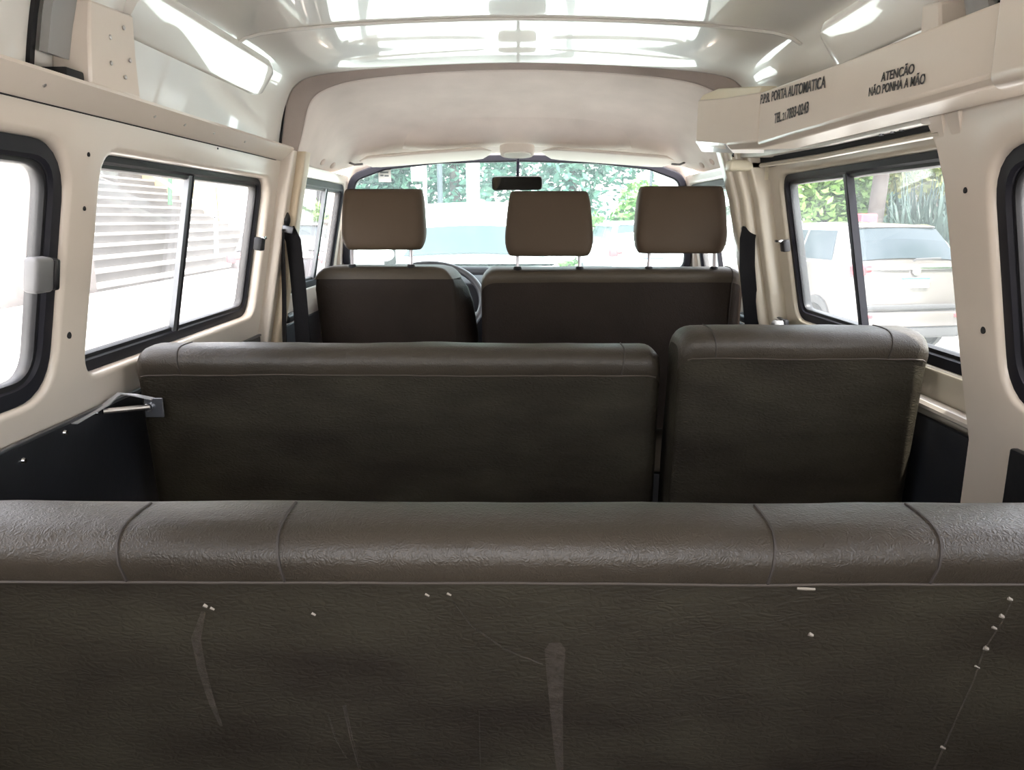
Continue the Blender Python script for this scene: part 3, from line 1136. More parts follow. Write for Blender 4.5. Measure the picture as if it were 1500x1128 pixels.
# ---- front seats
def rest(root, xc, w, zb, zt, yb, dep, top_in=.018, posts=(), zseat=1.11, tiltx=0):
    hr = None
    mb = MB()
    rings = []
    n = 18
    h = zt - zb
    for k in range(n + 1):
        a = -PI / 2 + PI * k / n
        f = (math.sin(a) + 1) / 2
        e = abs(math.cos(a)) ** .34
        ins = .018 * (1 - e)
        z = zb + h * (.5 + .5 * math.copysign(abs(math.sin(a)) ** .75, math.sin(a)))
        hw = w / 2 - top_in * max(0, (z - zb) / h) ** 1.2 - ins - .012 * max(0, 1 - (z - zb) / h * 3.2) ** 2
        hd = dep / 2 * (.35 + .65 * e)
        ring = [(xc + p[0] + tiltx * (z - zb), yb + dep / 2 + p[1] - (z - zb) * -.12, z) for p in rpoly([(-hw, -hd), (hw, -hd), (hw, hd), (-hw, hd)], min(.03, hd * .8), 5)]
        rings.append(ring)
    mb.loft(rings, True, True)
    hr = kid(mb, 'headrest', RESTV, root, smooth=80)
    for px in posts:
        mb = MB()
        mb.tube([(px, yb + dep / 2 - .008, zseat - .03), (px, yb + dep / 2 - .004, zseat + .03), (px, yb + dep / 2, zb + .02)], .0052, 10)
        bmesh.ops.translate(mb.bm, vec=-Vector(root.location), verts=mb.bm.verts[:])
        mb.build('post', POSTM, hr)
        mb = MB()
        mb.cyl((px, yb + dep / 2 - .006, zseat + .000), (0, -.1, 1), .016, .012, 14, .010)
        bmesh.ops.translate(mb.bm, vec=-Vector(root.location), verts=mb.bm.verts[:])
        mb.build('post_collar', BLACKP, hr)
    return hr


YF = 2.25
# driver seat: back narrower than its bolsters
DS = thing('driver_seat', 'brown vinyl driver seat with one headrest, steering wheel beyond it', 'car seat', (-.36, YF + .1, 0))
mb = MB()
rings = []
LV = [(.60, .0), (.70, .0), (.80, .0), (.90, .0), (1.00, .0), (1.045, .0), (1.075, .004), (1.092, .014), (1.104, .030), (1.109, .055)]
for z, ins in LV:
    ty = (1.11 - z) * .12
    lx, rx = -.595 + .02 * max(0, 1 - (z - .6) / .45) + ins, -.185 - ins * 1.2
    fl, fr_ = -.600 - .0 + ins, -.118 - ins * 2.2 - .055 * max(0, (z - .93) / .17) ** 1.5
    dep = .15
    b = ins * .55
    rings.append([(p[0], YF + p[1] + ty, z) for p in rpoly([(lx, b), (rx, b), (fr_, dep * .62), (fr_ - .015, dep - b), (fl + .015, dep - b), (fl, dep * .62)], [.012, .018, .03, .03, .03, .02], 4)])
mb.loft(rings, True, True)
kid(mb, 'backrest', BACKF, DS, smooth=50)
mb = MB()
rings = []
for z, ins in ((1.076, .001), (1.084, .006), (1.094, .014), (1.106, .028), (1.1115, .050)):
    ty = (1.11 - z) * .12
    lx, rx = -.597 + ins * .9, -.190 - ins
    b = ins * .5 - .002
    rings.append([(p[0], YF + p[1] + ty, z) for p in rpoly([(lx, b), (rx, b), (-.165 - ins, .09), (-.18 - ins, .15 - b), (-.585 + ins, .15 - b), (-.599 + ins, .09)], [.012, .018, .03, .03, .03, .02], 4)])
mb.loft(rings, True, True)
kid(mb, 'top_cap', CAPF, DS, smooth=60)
rest(DS, -.389, .248, 1.160, 1.334, YF - .012, .095, .008, (-.486, -.312), 1.112)
mb = MB()
mb.box((-.36, YF + .33, .50), (.47, .34, .16), .04, 4)
kid(mb, 'seat_cushion', CAPF, DS, smooth=60)
mb = MB()
mb.box((-.36, YF + .33, .21), (.42, .30, .42), .01, 2)
kid(mb, 'seat_base', BLACKP, DS)

PB = thing('passenger_bench', 'brown vinyl double front passenger seat with two headrests', 'car seat', (.285, YF + .1, 0))
ring, i0, i1 = back_ring(YF, 1.108, .14, .50, R(7), .03, .042)
body, cap, pt = cushion(-.106, .672, ring, i0, i1, endr=.045, nx=44, amp=.0025, seed=21)
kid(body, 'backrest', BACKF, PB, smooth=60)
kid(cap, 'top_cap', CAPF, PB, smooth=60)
for x in (.630,):
    mb = MB()
    stitch_line(mb, [pt(x, 0, i) + Vector((0, -.0008, .0008)) for i in range(i0 - 6, i0 + 9)], .0013)
    kid(mb, 'cross_seam', THREADD, PB)
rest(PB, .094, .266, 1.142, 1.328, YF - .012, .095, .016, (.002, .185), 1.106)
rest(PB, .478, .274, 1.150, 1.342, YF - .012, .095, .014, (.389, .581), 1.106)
mb = MB()
mb.box((.285, YF + .33, .50), (.76, .34, .16), .04, 4)
kid(mb, 'seat_cushion', CAPF, PB, smooth=60)
mb = MB()
mb.box((.285, YF + .33, .21), (.70, .30, .42), .01, 2)
kid(mb, 'seat_base', BLACKP, PB)

# ---- dashboard, steering wheel
DB = thing('dashboard', 'dark vinyl dashboard below the windshield', 'dashboard', (0, 2.95, .9))
mb = MB()
mb.prism([(2.80, .55), (2.76, .80), (2.78, 1.015), (2.83, 1.045), (3.03, 1.050), (3.03, .55)], 'x', -.69, .69)
kid(mb, 'body', DASH, DB, mods=[('BEVEL', dict(width=.012, segments=3))])
mb = MB()
mb.prism([(2.85, 1.00), (2.85, 1.045), (2.88, 1.075), (2.96, 1.070), (2.96, 1.00)], 'x', -.52, -.10)
kid(mb, 'instrument_hood', DASH, DB, mods=[('BEVEL', dict(width=.015, segments=3))])
SWH = thing('steering_wheel', 'grey plastic steering wheel between the front seats', 'steering wheel', (-.318, 2.665, .965))
SWH.rotation_euler = (R(38), 0, 0)
def torus(mb, R_, r, n=48, m=10):
    mb.tube([(R_ * math.cos(2 * PI * k / n), R_ * math.sin(2 * PI * k / n), 0) for k in range(n)], r, m, True, (0, 0, 1))
mb = MB()
torus(mb, .198, .0125)
mb.build('rim', WHEELP, SWH, smooth=80)
mb = MB()
mb.ball((0, 0, -.02), .07, (1, 1, .45), 20, 12)
hb = mb.build('hub', WHEELP, SWH, smooth=80)
for a in (-20, 200):
    mb = MB()
    c, s = math.cos(R(a)), math.sin(R(a))
    mb.tube([(c * .05, s * .05, -.02), (c * .12, s * .12, -.012), (c * .195, s * .195, 0)], (.016, .007), 10)
    mb.build('spoke', WHEELP, SWH, smooth=80)
mb = MB()
mb.cyl((0, 0, -.090), (0, 0, 1), .03, .12, 14)
mb.build('column', BLACKP, SWH)

# ---- mirror, dome light, visors, sticker
RM = thing('rearview_mirror', 'black rearview mirror on a thin stem below the windshield top', 'mirror', (0, 2.85, 1.374))
RM.rotation_euler = (R(10), 0, R(-9))
mb = MB()
rr = rpoly([(-.091, -.0235), (.091, -.0235), (.091, .0235), (-.091, .0235)], .012, 4)
mb.loft([[(x, .012, z) for x, z in rr], [(x * .97, .026, z * .9) for x, z in rr]], True, True)
mb.loft([[(x, -.006, z) for x, z in rr], [(x, .012, z) for x, z in rr], [(x * .96, .012, z * .88) for x, z in rr], [(x * .96, -.004, z * .88) for x, z in rr], [(x, -.006, z) for x, z in rr]], True)
mb.build('housing', BLACKP, RM)
mb = MB()
mb.loft([[(x * .965, -.0035, z * .89) for x, z in rr], [(x * .965, .004, z * .89) for x, z in rr]], True, True)
mb.build('mirror_glass', MIRR, RM)
mb = MB()
mb.tube([(0, .02, .015), (0, .035, .06), (-.0, .05, .115)], .0058, 10)
mb.build('stem', pmat('stem_dark', (.01, .01, .045), .4), RM)

DL = thing('dome_light', 'small oval cream dome light above the mirror', 'lamp', (0, 2.79, 1.478))
mb = MB()
el = [(math.copysign(abs(math.cos(2 * PI * k / 32)) ** .7, math.cos(2 * PI * k / 32)), math.copysign(abs(math.sin(2 * PI * k / 32)) ** .7, math.sin(2 * PI * k / 32))) for k in range(32)]
mb.loft([[(a * .062, b * .034, .016) for a, b in el], [(a * .060, b * .032, -.006) for a, b in el], [(a * .056, b * .029, -.011) for a, b in el]], True, True)
mb.build('housing', VISM, DL, smooth=50)
mb = MB()
mb.loft([[(a * .048, b * .024, -.010) for a, b in el], [(a * .046, b * .022, -.0145) for a, b in el]], True, True)
mb.build('lens', LENS, DL, smooth=50)
DL.rotation_euler = (R(-20), 0, 0)

for sx, nm in ((-1, 'driver'), (1, 'passenger')):
    lab = 'cream padded sun visor folded up over the driver side of the windshield' if sx < 0 else 'cream padded sun visor folded up over the passenger side of the windshield'
    SV = thing('sun_visor', lab, 'sun visor', (sx * .32, 2.83, 1.467), group='sun visors above the windshield')
    mb = MB()
    rings = []
    for k in range(15):
        f = k / 14
        x = .09 + .462 * f
        z = 1.481 - .030 * f - .006 * f * f
        yy = 2.83 - .03 * f * f
        e = math.sqrt(max(.05, 1 - (2 * f - 1) ** 10))
        rings.append([(sx * x, yy + a * e, z + b * e) for a, b in rpoly([(-.065, .016), (-.065, .004), (.05, -.022), (.05, -.010)], .008, 3)])
    mb.loft(rings, True, True)
    kid(mb, 'pad', VISM, SV, smooth=60)
    mb = MB()
    mb.tube([(sx * .545, 2.80, 1.437), (sx * .575, 2.81, 1.436), (sx * .60, 2.83, 1.445)], .004, 8)
    kid(mb, 'pivot', GREYP, SV)

SK = thing('windshield_sticker', 'small pale paper sticker high on the driver side of the windshield', 'sticker', (-.50, 2.99, 1.405))
def fwp(u, v, d=0):
    p = Vector(fw(u, v))
    return p + Vector((0, -d, 0))
mb = MB()
mb.loft([[fwp(-.525, 1.385, .0), fwp(-.478, 1.385, .0), fwp(-.478, 1.437, .0), fwp(-.525, 1.437, .0)],
         [fwp(-.525, 1.385, .001), fwp(-.478, 1.385, .001), fwp(-.478, 1.437, .001), fwp(-.525, 1.437, .001)]], True, True)
kid(mb, 'paper', STICK, SK)
for k, (u0, u1, v) in enumerate(((-.517, -.487, 1.417), (-.517, -.505, 1.406), (-.502, -.486, 1.405))):
    mb = MB()
    mb.loft([[fwp(u0, v, .0012), fwp(u1, v, .0012), fwp(u1, v + .006, .0012), fwp(u0, v + .006, .0012)],
             [fwp(u0, v, .0018), fwp(u1, v, .0018), fwp(u1, v + .006, .0018), fwp(u0, v + .006, .0018)]], True, True)
    kid(mb, 'print', STICKG, SK)

# ---- seat belts
def belt(name, label, sx, strap_pts, thin_pts):
    b = thing(name, label, 'seat belt', (sx * .655, 2.19, 1.245), group='seat belts on the pillars')
    mb = MB()
    mb.ball((sx * .648, 2.172, 1.248), .022, (.8, .9, 1.15), 16, 10)
    kid(mb, 'anchor_cover', BLACKP, b, smooth=80)
    mb = MB()
    mb.box((sx * .640, 2.155, 1.222), (.042, .006, .020), .003, 2, Matrix.Rotation(R(-14 * sx), 3, 'Y'))
    kid(mb, 'loop', STEEL, b)
    mb = MB()
    mb.sweep(strap_pts, (0, 1, 0), [(-.021, -.0012), (.021, -.0012), (.021, .0012), (-.021, .0012)])
    kid(mb, 'strap', BELT, b, smooth=60)
    mb = MB()
    mb.sweep(thin_pts, (.85, .5, 0), [(-.021, -.0012), (.021, -.0012), (.021, .0012), (-.021, .0012)])
    kid(mb, 'lower_strap', BELT, b, smooth=60)
    return b


belt('seat_belt', 'black seat belt hanging on the pillar behind the driver seat', -1,
     [(-.638, 2.165, 1.222), (-.624, 2.168, 1.19), (-.619, 2.17, 1.10), (-.617, 2.175, .99), (-.617, 2.18, .85), (-.62, 2.19, .60)],
     [(-.652, 2.16, 1.222), (-.654, 2.162, 1.15), (-.658, 2.165, 1.05), (-.664, 2.165, .95), (-.668, 2.165, .84), (-.672, 2.17, .60)])
belt('seat_belt', 'black seat belt hanging on the ribbed pillar beside the passenger headrest', 1,
     [(.640, 2.15, 1.222), (.630, 2.13, 1.195), (.634, 2.13, 1.12), (.655, 2.15, 1.02), (.672, 2.16, .93), (.676, 2.17, .80), (.676, 2.18, .60)],
     [(.656, 2.16, 1.222), (.662, 2.165, 1.15), (.668, 2.17, 1.05), (.674, 2.17, .95), (.680, 2.17, .84), (.684, 2.17, .60)])

# ---- automatic door motor box with its lettering
DBX = thing('door_motor_box', 'long cream metal box with black warning lettering above the sliding door', 'door motor box', (.58, 1.4, 1.40))
def boxsec(y, xi, zt, zb, xo=.605):
    return [(xi, y, zt), (xi, y, zb + .004), (xi + .010, y, zb - .006), (xo, y, zb - .006), (xo, y, zt + .004)]
mb = MB()
mb.loft([boxsec(.885, .520, 1.478, 1.399), boxsec(1.3, .520, 1.494, 1.402), boxsec(1.73, .520, 1.512, 1.404)], True, True)
BODY = kid(mb, 'housing', BOXW, DBX, mods=[('BEVEL', dict(width=.003, segments=2))], smooth=40)
mb = MB()
mb.loft([boxsec(.62, .502, 1.480, 1.384), boxsec(.875, .505, 1.492, 1.390)], True, True)
kid(mb, 'end_cover', BOXW, DBX, mods=[('BEVEL', dict(width=.012, segments=3))], smooth=50)
mb = MB()
mb.cyl((.5045, .815, 1.475), (1, 0, 0), .004, .002, 12)
kid(mb, 'bolt_hole', GAP, DBX)
mb = MB()
mb.loft([[(.5185, 1.728, 1.513), (.5185, 1.728, 1.414), (.530, 1.728, 1.398), (.605, 1.728, 1.398), (.605, 1.728, 1.520)],
         [(.492, 1.93, 1.530), (.492, 1.93, 1.424), (.505, 1.93, 1.412), (.588, 1.93, 1.412), (.588, 1.93, 1.535)],
         [(.474, 2.12, 1.553), (.474, 2.12, 1.445), (.486, 2.12, 1.432), (.578, 2.12, 1.432), (.578, 2.12, 1.56)]], True, True)
kid(mb, 'front_cover', BOXW, DBX, mods=[('BEVEL', dict(width=.003, segments=2))], smooth=40)
mb = MB()
mb.loft([[(.521, 1.745, 1.512), (.560, 1.745, 1.512), (.560, 1.745, 1.528), (.527, 1.745, 1.528)],
         [(.488, 2.02, 1.532), (.56, 2.02, 1.532), (.56, 2.02, 1.568), (.500, 2.02, 1.566)],
         [(.474, 2.118, 1.548), (.56, 2.118, 1.548), (.56, 2.118, 1.570), (.486, 2.118, 1.566)]], True, True)
kid(mb, 'cap', BOXY, DBX, mods=[('BEVEL', dict(width=.003, segments=2))], smooth=40)
mb = MB()
mb.loft([[(.494, 1.90, 1.424), (.515, 1.90, 1.402), (.588, 1.90, 1.402), (.588, 1.90, 1.410), (.51, 1.90, 1.412)],
         [(.473, 2.122, 1.450), (.492, 2.122, 1.424), (.578, 2.122, 1.424), (.578, 2.122, 1.432), (.49, 2.122, 1.436)]], True, True)
kid(mb, 'lip', PWHITE, DBX)
sl = -.023 / .357
xd = (0, -1, sl)
text_mesh('lettering', 'P.P.R. PORTA AUTOMATICA', .357, .0195, (.5195, 1.724, 1.4885), xd, (0, 0, 1), INK, DBX, bold=.018)
text_mesh('lettering', 'TEL.', .045, .0195, (.5195, 1.624, 1.4375), (0, -1, -.012), (0, 0, 1), INK, DBX, bold=.018)
text_mesh('lettering', '21', .018, .015, (.5195, 1.575, 1.4370), (0, -1, -.012), (0, 0, 1), INK, DBX, bold=.01)
text_mesh('lettering', '7833-0243', .112, .0195, (.5195, 1.551, 1.4365), (0, -1, -.012), (0, 0, 1), INK, DBX, bold=.018)
text_mesh('lettering', 'ATENÇÃO', .094, .0125, (.5195, 1.161, 1.4405), (0, -1, -.05), (0, 0, 1), INK, DBX, bold=.018)
text_mesh('lettering', 'NÃO PONHA A MÃO', .161, .0125, (.5195, 1.197, 1.4262), (0, -1, -.05), (0, 0, 1), INK, DBX, bold=.018)
for y in (1.30, 2.0):
    mb = MB()
    mb.box((.628, y, 1.415), (.03, .02, .03), .003, 1)
    kid(mb, 'mounting_tab', PILL, DBX)
mb = MB()
mb.tube([(.575, 2.10, 1.43), (.578, 2.14, 1.415), (.60, 2.16, 1.405), (.63, 2.15, 1.404)], .0022, 6)
CBL = mb.build('cable', BLACKP)
tag(CBL, 'thin black wire loop under the front end of the motor box', 'cable')

# ================================================================== OUTSIDE
GZ = -.5
mb = MB()
mb.box((0, 10, GZ - .05), (120, 120, .1))
o = mb.build('ground', ROAD)
tag(o, 'sunlit pale street surface around the van', 'road', kind='structure')
mb = MB()
mb.box((-6.0, 8, GZ + .07), (6.0, 44, .14), .02, 2)
o = mb.build('sidewalk', WALK)
tag(o, 'pale concrete sidewalk in front of the stairs', 'sidewalk', kind='structure')
mb = MB()
mb.box((12.5, 14, GZ + .07), (8.0, 60, .14), .02, 2)
o = mb.build('sidewalk', WALK)
tag(o, 'pale concrete sidewalk under the park trees', 'sidewalk', kind='structure')

# stairs
ST = thing('staircase', 'wide stone outdoor stairs rising beyond the left middle window', 'stairs', (-5.4, 11, GZ + .14))
n_st = 17
x_st, z_st = -5.0, GZ + .14
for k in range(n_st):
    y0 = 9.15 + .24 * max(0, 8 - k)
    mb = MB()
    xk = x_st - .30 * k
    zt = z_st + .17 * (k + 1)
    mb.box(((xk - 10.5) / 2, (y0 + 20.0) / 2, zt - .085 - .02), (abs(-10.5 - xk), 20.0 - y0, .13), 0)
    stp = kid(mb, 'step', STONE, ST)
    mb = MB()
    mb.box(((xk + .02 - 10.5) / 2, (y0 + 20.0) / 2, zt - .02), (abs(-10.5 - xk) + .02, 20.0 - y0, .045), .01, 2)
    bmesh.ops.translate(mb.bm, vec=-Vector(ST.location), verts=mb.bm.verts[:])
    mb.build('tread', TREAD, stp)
HR = thing('handrail', 'white metal handrail sloping down the stairs', 'handrail', (-5.2, 11.3, .6))
def gp(px, py, Y):
    d = ray(px, py)
    t = Y / d.y
    return Vector((d.x * t, Y, CAMZ + d.z * t))
mb = MB()
a, b = gp(180, 226, 13.4), gp(306, 310, 12.0)
c = gp(316, 318, 11.9)
d = gp(317, 375, 11.9)
mb.tube([a, b, b.lerp(c, .6), c, c.lerp(d, .1), d], .032, 8)
kid(mb, 'rail', POLEW, HR)
mb = MB()
a2, b2 = gp(280, 247, 14.5), gp(345, 290, 13.2)
mb.tube([a2, b2], .03, 8)
kid(mb, 'rail', POLEW, HR)
mb = MB()
q = gp(249, 300, 12.8)
mb.tube([gp(249, 248, 12.8), q], .035, 8)
kid(mb, 'post', GREENPOLE, HR)
mb = MB()
mb.box((-9.4, 20.25, 1.9), (3.4, .3, 4.8))
o = mb.build('wall_stairs', YELW)
tag(o, 'yellow wall at the head of the stairs', 'wall', kind='structure')
mb = MB()
mb.box((-7.0, 20.25, 1.9), (1.35, .3, 4.8), .02, 1)
o = mb.build('wall_white', WHITEW)
tag(o, 'white rendered wall at the far side of the stairs', 'wall', kind='structure')
mb = MB()
mb.box((-4.6, 8.9, .03), (.25, 7.6, .82), .03, 2)
o = mb.build('wall_low', WHITEW)
tag(o, 'low white wall along the foot of the stairs', 'wall', kind='structure')
mb = MB()
mb.box((-5.1, 4.35, 1.4), (.4, 9.2, 3.8), .02, 1)
o = mb.build('wall_stone', PINKW)
tag(o, 'pinkish stone wall outside the left rear window', 'wall', kind='structure')


def foliage(name, mat, parent, blobs, n, size, seed, long=1.0, kind=None):
    rnd = random.Random(seed)
    vs, fs = [], []
    tot = sum(b[3] * b[4] * b[5] for b in blobs)
    for (cx, cy, cz, rx, ry, rz) in blobs:
        m = int(n * rx * ry * rz / tot)
        for _ in range(m):
            while True:
                p = Vector((rnd.uniform(-1, 1), rnd.uniform(-1, 1), rnd.uniform(-1, 1)))
                if .25 < p.length < 1:
                    break
            q = p.normalized() * (p.length ** .45)
            c = Vector((cx + q.x * rx, cy + q.y * ry, cz + q.z * rz))
            s = size * rnd.uniform(.6, 1.3)
            a = Vector((rnd.gauss(0, 1), rnd.gauss(0, 1), rnd.gauss(0, .6))).normalized()
            b = a.cross(Vector((rnd.gauss(0, 1), rnd.gauss(0, 1), rnd.gauss(0, 1)))).normalized()
            i = len(vs)
            vs += [c - a * s * long, c + b * s * .45, c + a * s * long, c - b * s * .45]
            fs.append((i, i + 1, i + 2, i + 3))
    me = bpy.data.meshes.new(name)
    pl = Vector(parent.location) if parent else Vector((0, 0, 0))
    me.from_pydata([v - pl for v in vs], [], fs)
    me.materials.append(mat)
    o = bpy.data.objects.new(name, me)
    COL.objects.link(o)
    o.parent = parent
    return o


def tree(label, x, y, h, r, mat, n, seed, trunk_r=.16, bark=BARK, crown_h=None, leaf=.16, lean=0.0, group=None, name='tree', gz=GZ):
    t = thing(name, label, 'tree', (x, y, gz), group=group)
    rnd = random.Random(seed)
    mb = MB()
    P = [(x + lean * k / 5 * h * .6 + rnd.uniform(-.05, .05) * (k > 0), y, gz + h * .75 * k / 5) for k in range(6)]
    rings = []
    for k, p in enumerate(P):
        rr = trunk_r * (1 - .1 * k)
        rings.append([(p[0] + rr * math.cos(2 * PI * j / 9), p[1] + rr * math.sin(2 * PI * j / 9), p[2]) for j in range(9)])
    mb.loft(rings, True, True)
    kid(mb, 'trunk', bark, t)
    ch = crown_h or h * .35
    blobs = []
    for _ in range(7):
        blobs.append((x + lean * h * .5 + rnd.uniform(-.5, .5) * r, y + rnd.uniform(-.5, .5) * r, gz + h - ch * rnd.uniform(.4, 1.25),
                      r * rnd.uniform(.45, .75), r * rnd.uniform(.45, .75), ch * rnd.uniform(.4, .7)))
    foliage('crown', mat, t, blobs, n, leaf, seed)
    return t


def bush(label, x, y, w, d, h, mat, n, seed, leaf=.12, long=1.0, group='bushes along the street', gz=GZ):
    b = thing('bush', label, 'bush', (x, y, gz), group=group)
    rnd = random.Random(seed)
    blobs = [(x + rnd.uniform(-.5, .5) * w, y + rnd.uniform(-.4, .4) * d, gz + h * rnd.uniform(.25, .6), w * .4, d * .4, h * .45) for _ in range(5)]
    foliage('leaves', mat, b, blobs, n, leaf, seed, long)
    mb = MB()
    for k in range(5):
        a = 2 * PI * k / 5
        mb.tube([(x, y, gz - .02), (x + w * .15 * math.cos(a), y + d * .15 * math.sin(a), gz + h * .5)], .02, 6)
    kid(mb, 'stem', BARK, b)
    return b


# trees beyond the windshield
fg = 'trees across the end of the street'
tree('broad dark tree at the end of the street, behind the driver headrest', -4.1, 25, 8.5, 2.2, LF_TEAL, 7000, 11, .2, crown_h=4.6, group=fg)
tree('dense blue-green tree filling the windshield beside the mirror', -1.9, 24, 8.5, 3.3, LF_TEAL, 8000, 12, .2, crown_h=4.8, group=fg)
tree('blue-green tree at the end of the street, behind the middle headrest', 1.8, 26, 8.5, 3.0, LF_TEAL, 7000, 13, .2, crown_h=4.6, group=fg)
tree('pale yellow-green tree at the end of the street, above the passenger headrest', 7.4, 27, 7.0, 2.4, LF_YEL, 4000, 14, .16, group=fg)
bush('round green bush seen between the two passenger headrests', 2.6, 21, 1.9, 1.6, 2.8, LF_MID, 2600, 15, .12)
bush('bright green bush seen through the driver door window', -6.4, 22.5, 2.4, 2.0, 2.4, LF_MID, 3200, 16, .13)
bush('low dark green bush beside the bright one through the driver door window', -5.3, 23.2, 1.0, 1.2, 2.1, LF_DARK, 1500, 17, .12)
# dark building behind the driver-window bush
BD = thing('building', 'dark grey building with white vertical band seen through the driver door window', 'building', (-11.0, 29, GZ))
mb = MB()
mb.box((-11.0, 29, GZ + 3.5), (9, 5, 7))
kid(mb, 'facade', DARKB, BD)
mb = MB()
mb.box((-7.2, 26.45, GZ + 3.5), (.9, .12, 6.9))
kid(mb, 'band', WHITEW, BD)
for k in range(2):
    mb = MB()
    mb.box((-8.6, 26.46, GZ + 1.8 + 2.6 * k), (1.4, .1, 1.3))
    kid(mb, 'window', DGLASS, BD)

# poles
SG = thing('sign_post', 'white sign panel on a post beyond the driver headrest', 'sign post', (-1.75, 15, GZ))
mb = MB()
mb.cyl((-1.75, 15, GZ + 1.5), (0, 0, 1), .04, 3.0, 10)
kid(mb, 'post', POLEW, SG)
mb = MB()
mb.box((-1.88, 14.95, 2.25), (.24, .05, .62), .01, 2)
kid(mb, 'panel', POLEW, SG)
mb = MB()
mb.cyl((-1.66, 17, GZ + 2.6), (0, 0, 1), .06, 5.2, 12)
o = mb.build('street_pole', POLEG)
tag(o, 'grey street pole just beyond the white sign panel', 'pole')
mb = MB()
mb.cyl((-.78, 14, GZ + 1.55), (0, 0, 1), .12, 3.1, 14)
mb.cyl((-.78, 14, GZ + .1), (0, 0, 1), .18, .2, 14)
o = mb.build('white_post', POLEW)
tag(o, 'thick white post in the street near the mirror', 'post')
TS = thing('street_sign', 'pale teal street sign on a pole high on the passenger side of the windshield', 'sign', (3.0, 19.2, GZ))
mb = MB()
mb.cyl((3.25, 19.2, GZ + 1.7), (0, 0, 1), .035, 3.4, 10)
kid(mb, 'pole', POLEG, TS)
mb = MB()
mb.box((2.92, 19.15, 2.68), (.50, .04, .28), .01, 1)
kid(mb, 'panel', SIGNT, TS)

# park beyond the sliding door
pg = 'park trees beyond the sliding door'
tree('bright leafy tree left of the dark trunk, beyond the sliding door window', 6.45, 16.5, 3.6, 1.2, LF_MID, 6500, 31, .08, crown_h=2.0, leaf=.09, group=pg)
tree('yellow-green tree just behind the thick dark trunk', 9.0, 21, 4.6, 1.6, LF_YEL, 5200, 32, .12, crown_h=2.9, leaf=.12, group=pg)
tree('golden-leaved tree high above the palm shrubs', 8.55, 17.0, 4.3, 1.0, LF_YEL, 3600, 33, .10, BARKP, crown_h=1.3, leaf=.11, group=pg)
tree('tall dark tree at the back of the park behind the palm shrubs', 11.2, 22.5, 6.0, 2.4, LF_DARK, 9000, 34, .2, BARKP, crown_h=4.6, group=pg)
tree('dark blue-green tree beside the pillar, over the parked car', 9.9, 18.4, 5.5, 1.7, LF_TEAL, 9000, 35, .16, BARKP, crown_h=4.2, leaf=.13, group=pg)
tree('pale tree at the left edge of the sliding door window', 5.9, 20.5, 3.4, .9, LF_TEAL, 2600, 36, .08, crown_h=1.6, leaf=.1, group=pg)
tree('leafy tree outside the right rear window', 8.2, 8.4, 4.6, 1.9, LF_MID, 7000, 37, .14, crown_h=3.4, leaf=.12, group=pg)
TT = thing('tree', 'thick dark leaning trunk seen in the sliding door window', 'tree', (6.6, 14.6, GZ))
mb = MB()
rings = []
for k in range(8):
    z = GZ + .9 * k
    f = k / 7
    rr = .15 - .03 * f + .06 * max(0, 1 - k)
    rings.append([(6.58 + .30 * f + rr * math.cos(2 * PI * j / 12), 14.6 + rr * math.sin(2 * PI * j / 12), z) for j in range(12)])
mb.loft(rings, True, True)
kid(mb, 'trunk', BARK, TT)
foliage('crown', LF_DARK, TT, [(6.9, 14.6, 6.3, 1.8, 1.6, 1.0), (7.6, 15, 6.8, 1.4, 1.4, 1.0), (6.2, 14.2, 6.8, 1.4, 1.4, 1.0)], 2600, .16, 41)
for k, (x, y, h, lean) in enumerate(((8.2, 16.6, 5.2, .02), (9.1, 17.0, 5.4, -.02), (9.9, 16.2, 5.0, .01))):
    mb = MB()
    P = [(x + lean * j * 3, y, GZ + h * j / 5) for j in range(6)]
    mb.tube(P, .085 - .01 * k, 9)
    t = thing('tree', ('slim pale trunk at the centre of the palm shrubs', 'slim pale trunk second from the centre of the palm shrubs', 'slim pale trunk at the pillar end of the palm shrubs')[k], 'tree', (x, y, GZ), group='slim trunks behind the palm shrubs')
    kid(mb, 'trunk', BARKP, t)
    foliage('crown', LF_DARK, t, [(x + lean * 15, y, GZ + h, 1.0, 1.0, .7), (x + lean * 15 + .5, y + .3, GZ + h + .3, .8, .8, .6)], 1200, .15, 50 + k)


def palm(label, x, y, h, n, seed, group, gz=GZ + .1):
    p = thing('palm_shrub', label, 'palm shrub', (x, y, gz), group=group)
    rnd = random.Random(seed)
    vs, fs = [], []
    for k in range(n):
        az = rnd.uniform(0, 2 * PI)
        el = rnd.uniform(.85, 1.42)
        L = h * rnd.uniform(.7, 1.1)
        d = Vector((math.cos(az) * math.cos(el), math.sin(az) * math.cos(el), math.sin(el)))
        side = d.cross(Vector((0, 0, 1))).normalized()
        w = .045 * rnd.uniform(.7, 1.4)
        i = len(vs)
        for q in range(6):
            f = q / 5
            c = Vector((rnd.uniform(-.02, .02), rnd.uniform(-.02, .02), 0)) + d * L * f + Vector((0, 0, -.32 * L * f * f * math.cos(el) * 1.6))
            ww = w * (1 - f) ** .6 * (0.5 + f if f < .5 else 1)
            vs += [c - side * ww, c + side * ww]
        for q in range(5):
            fs.append((i + 2 * q, i + 2 * q + 1, i + 2 * q + 3, i + 2 * q + 2))
    me = bpy.data.meshes.new('leaves')
    me.from_pydata(vs, [], fs)
    me.materials.append(LF_PALM)
    o = bpy.data.objects.new('leaves', me)
    COL.objects.link(o)
    o.parent = p
    return p


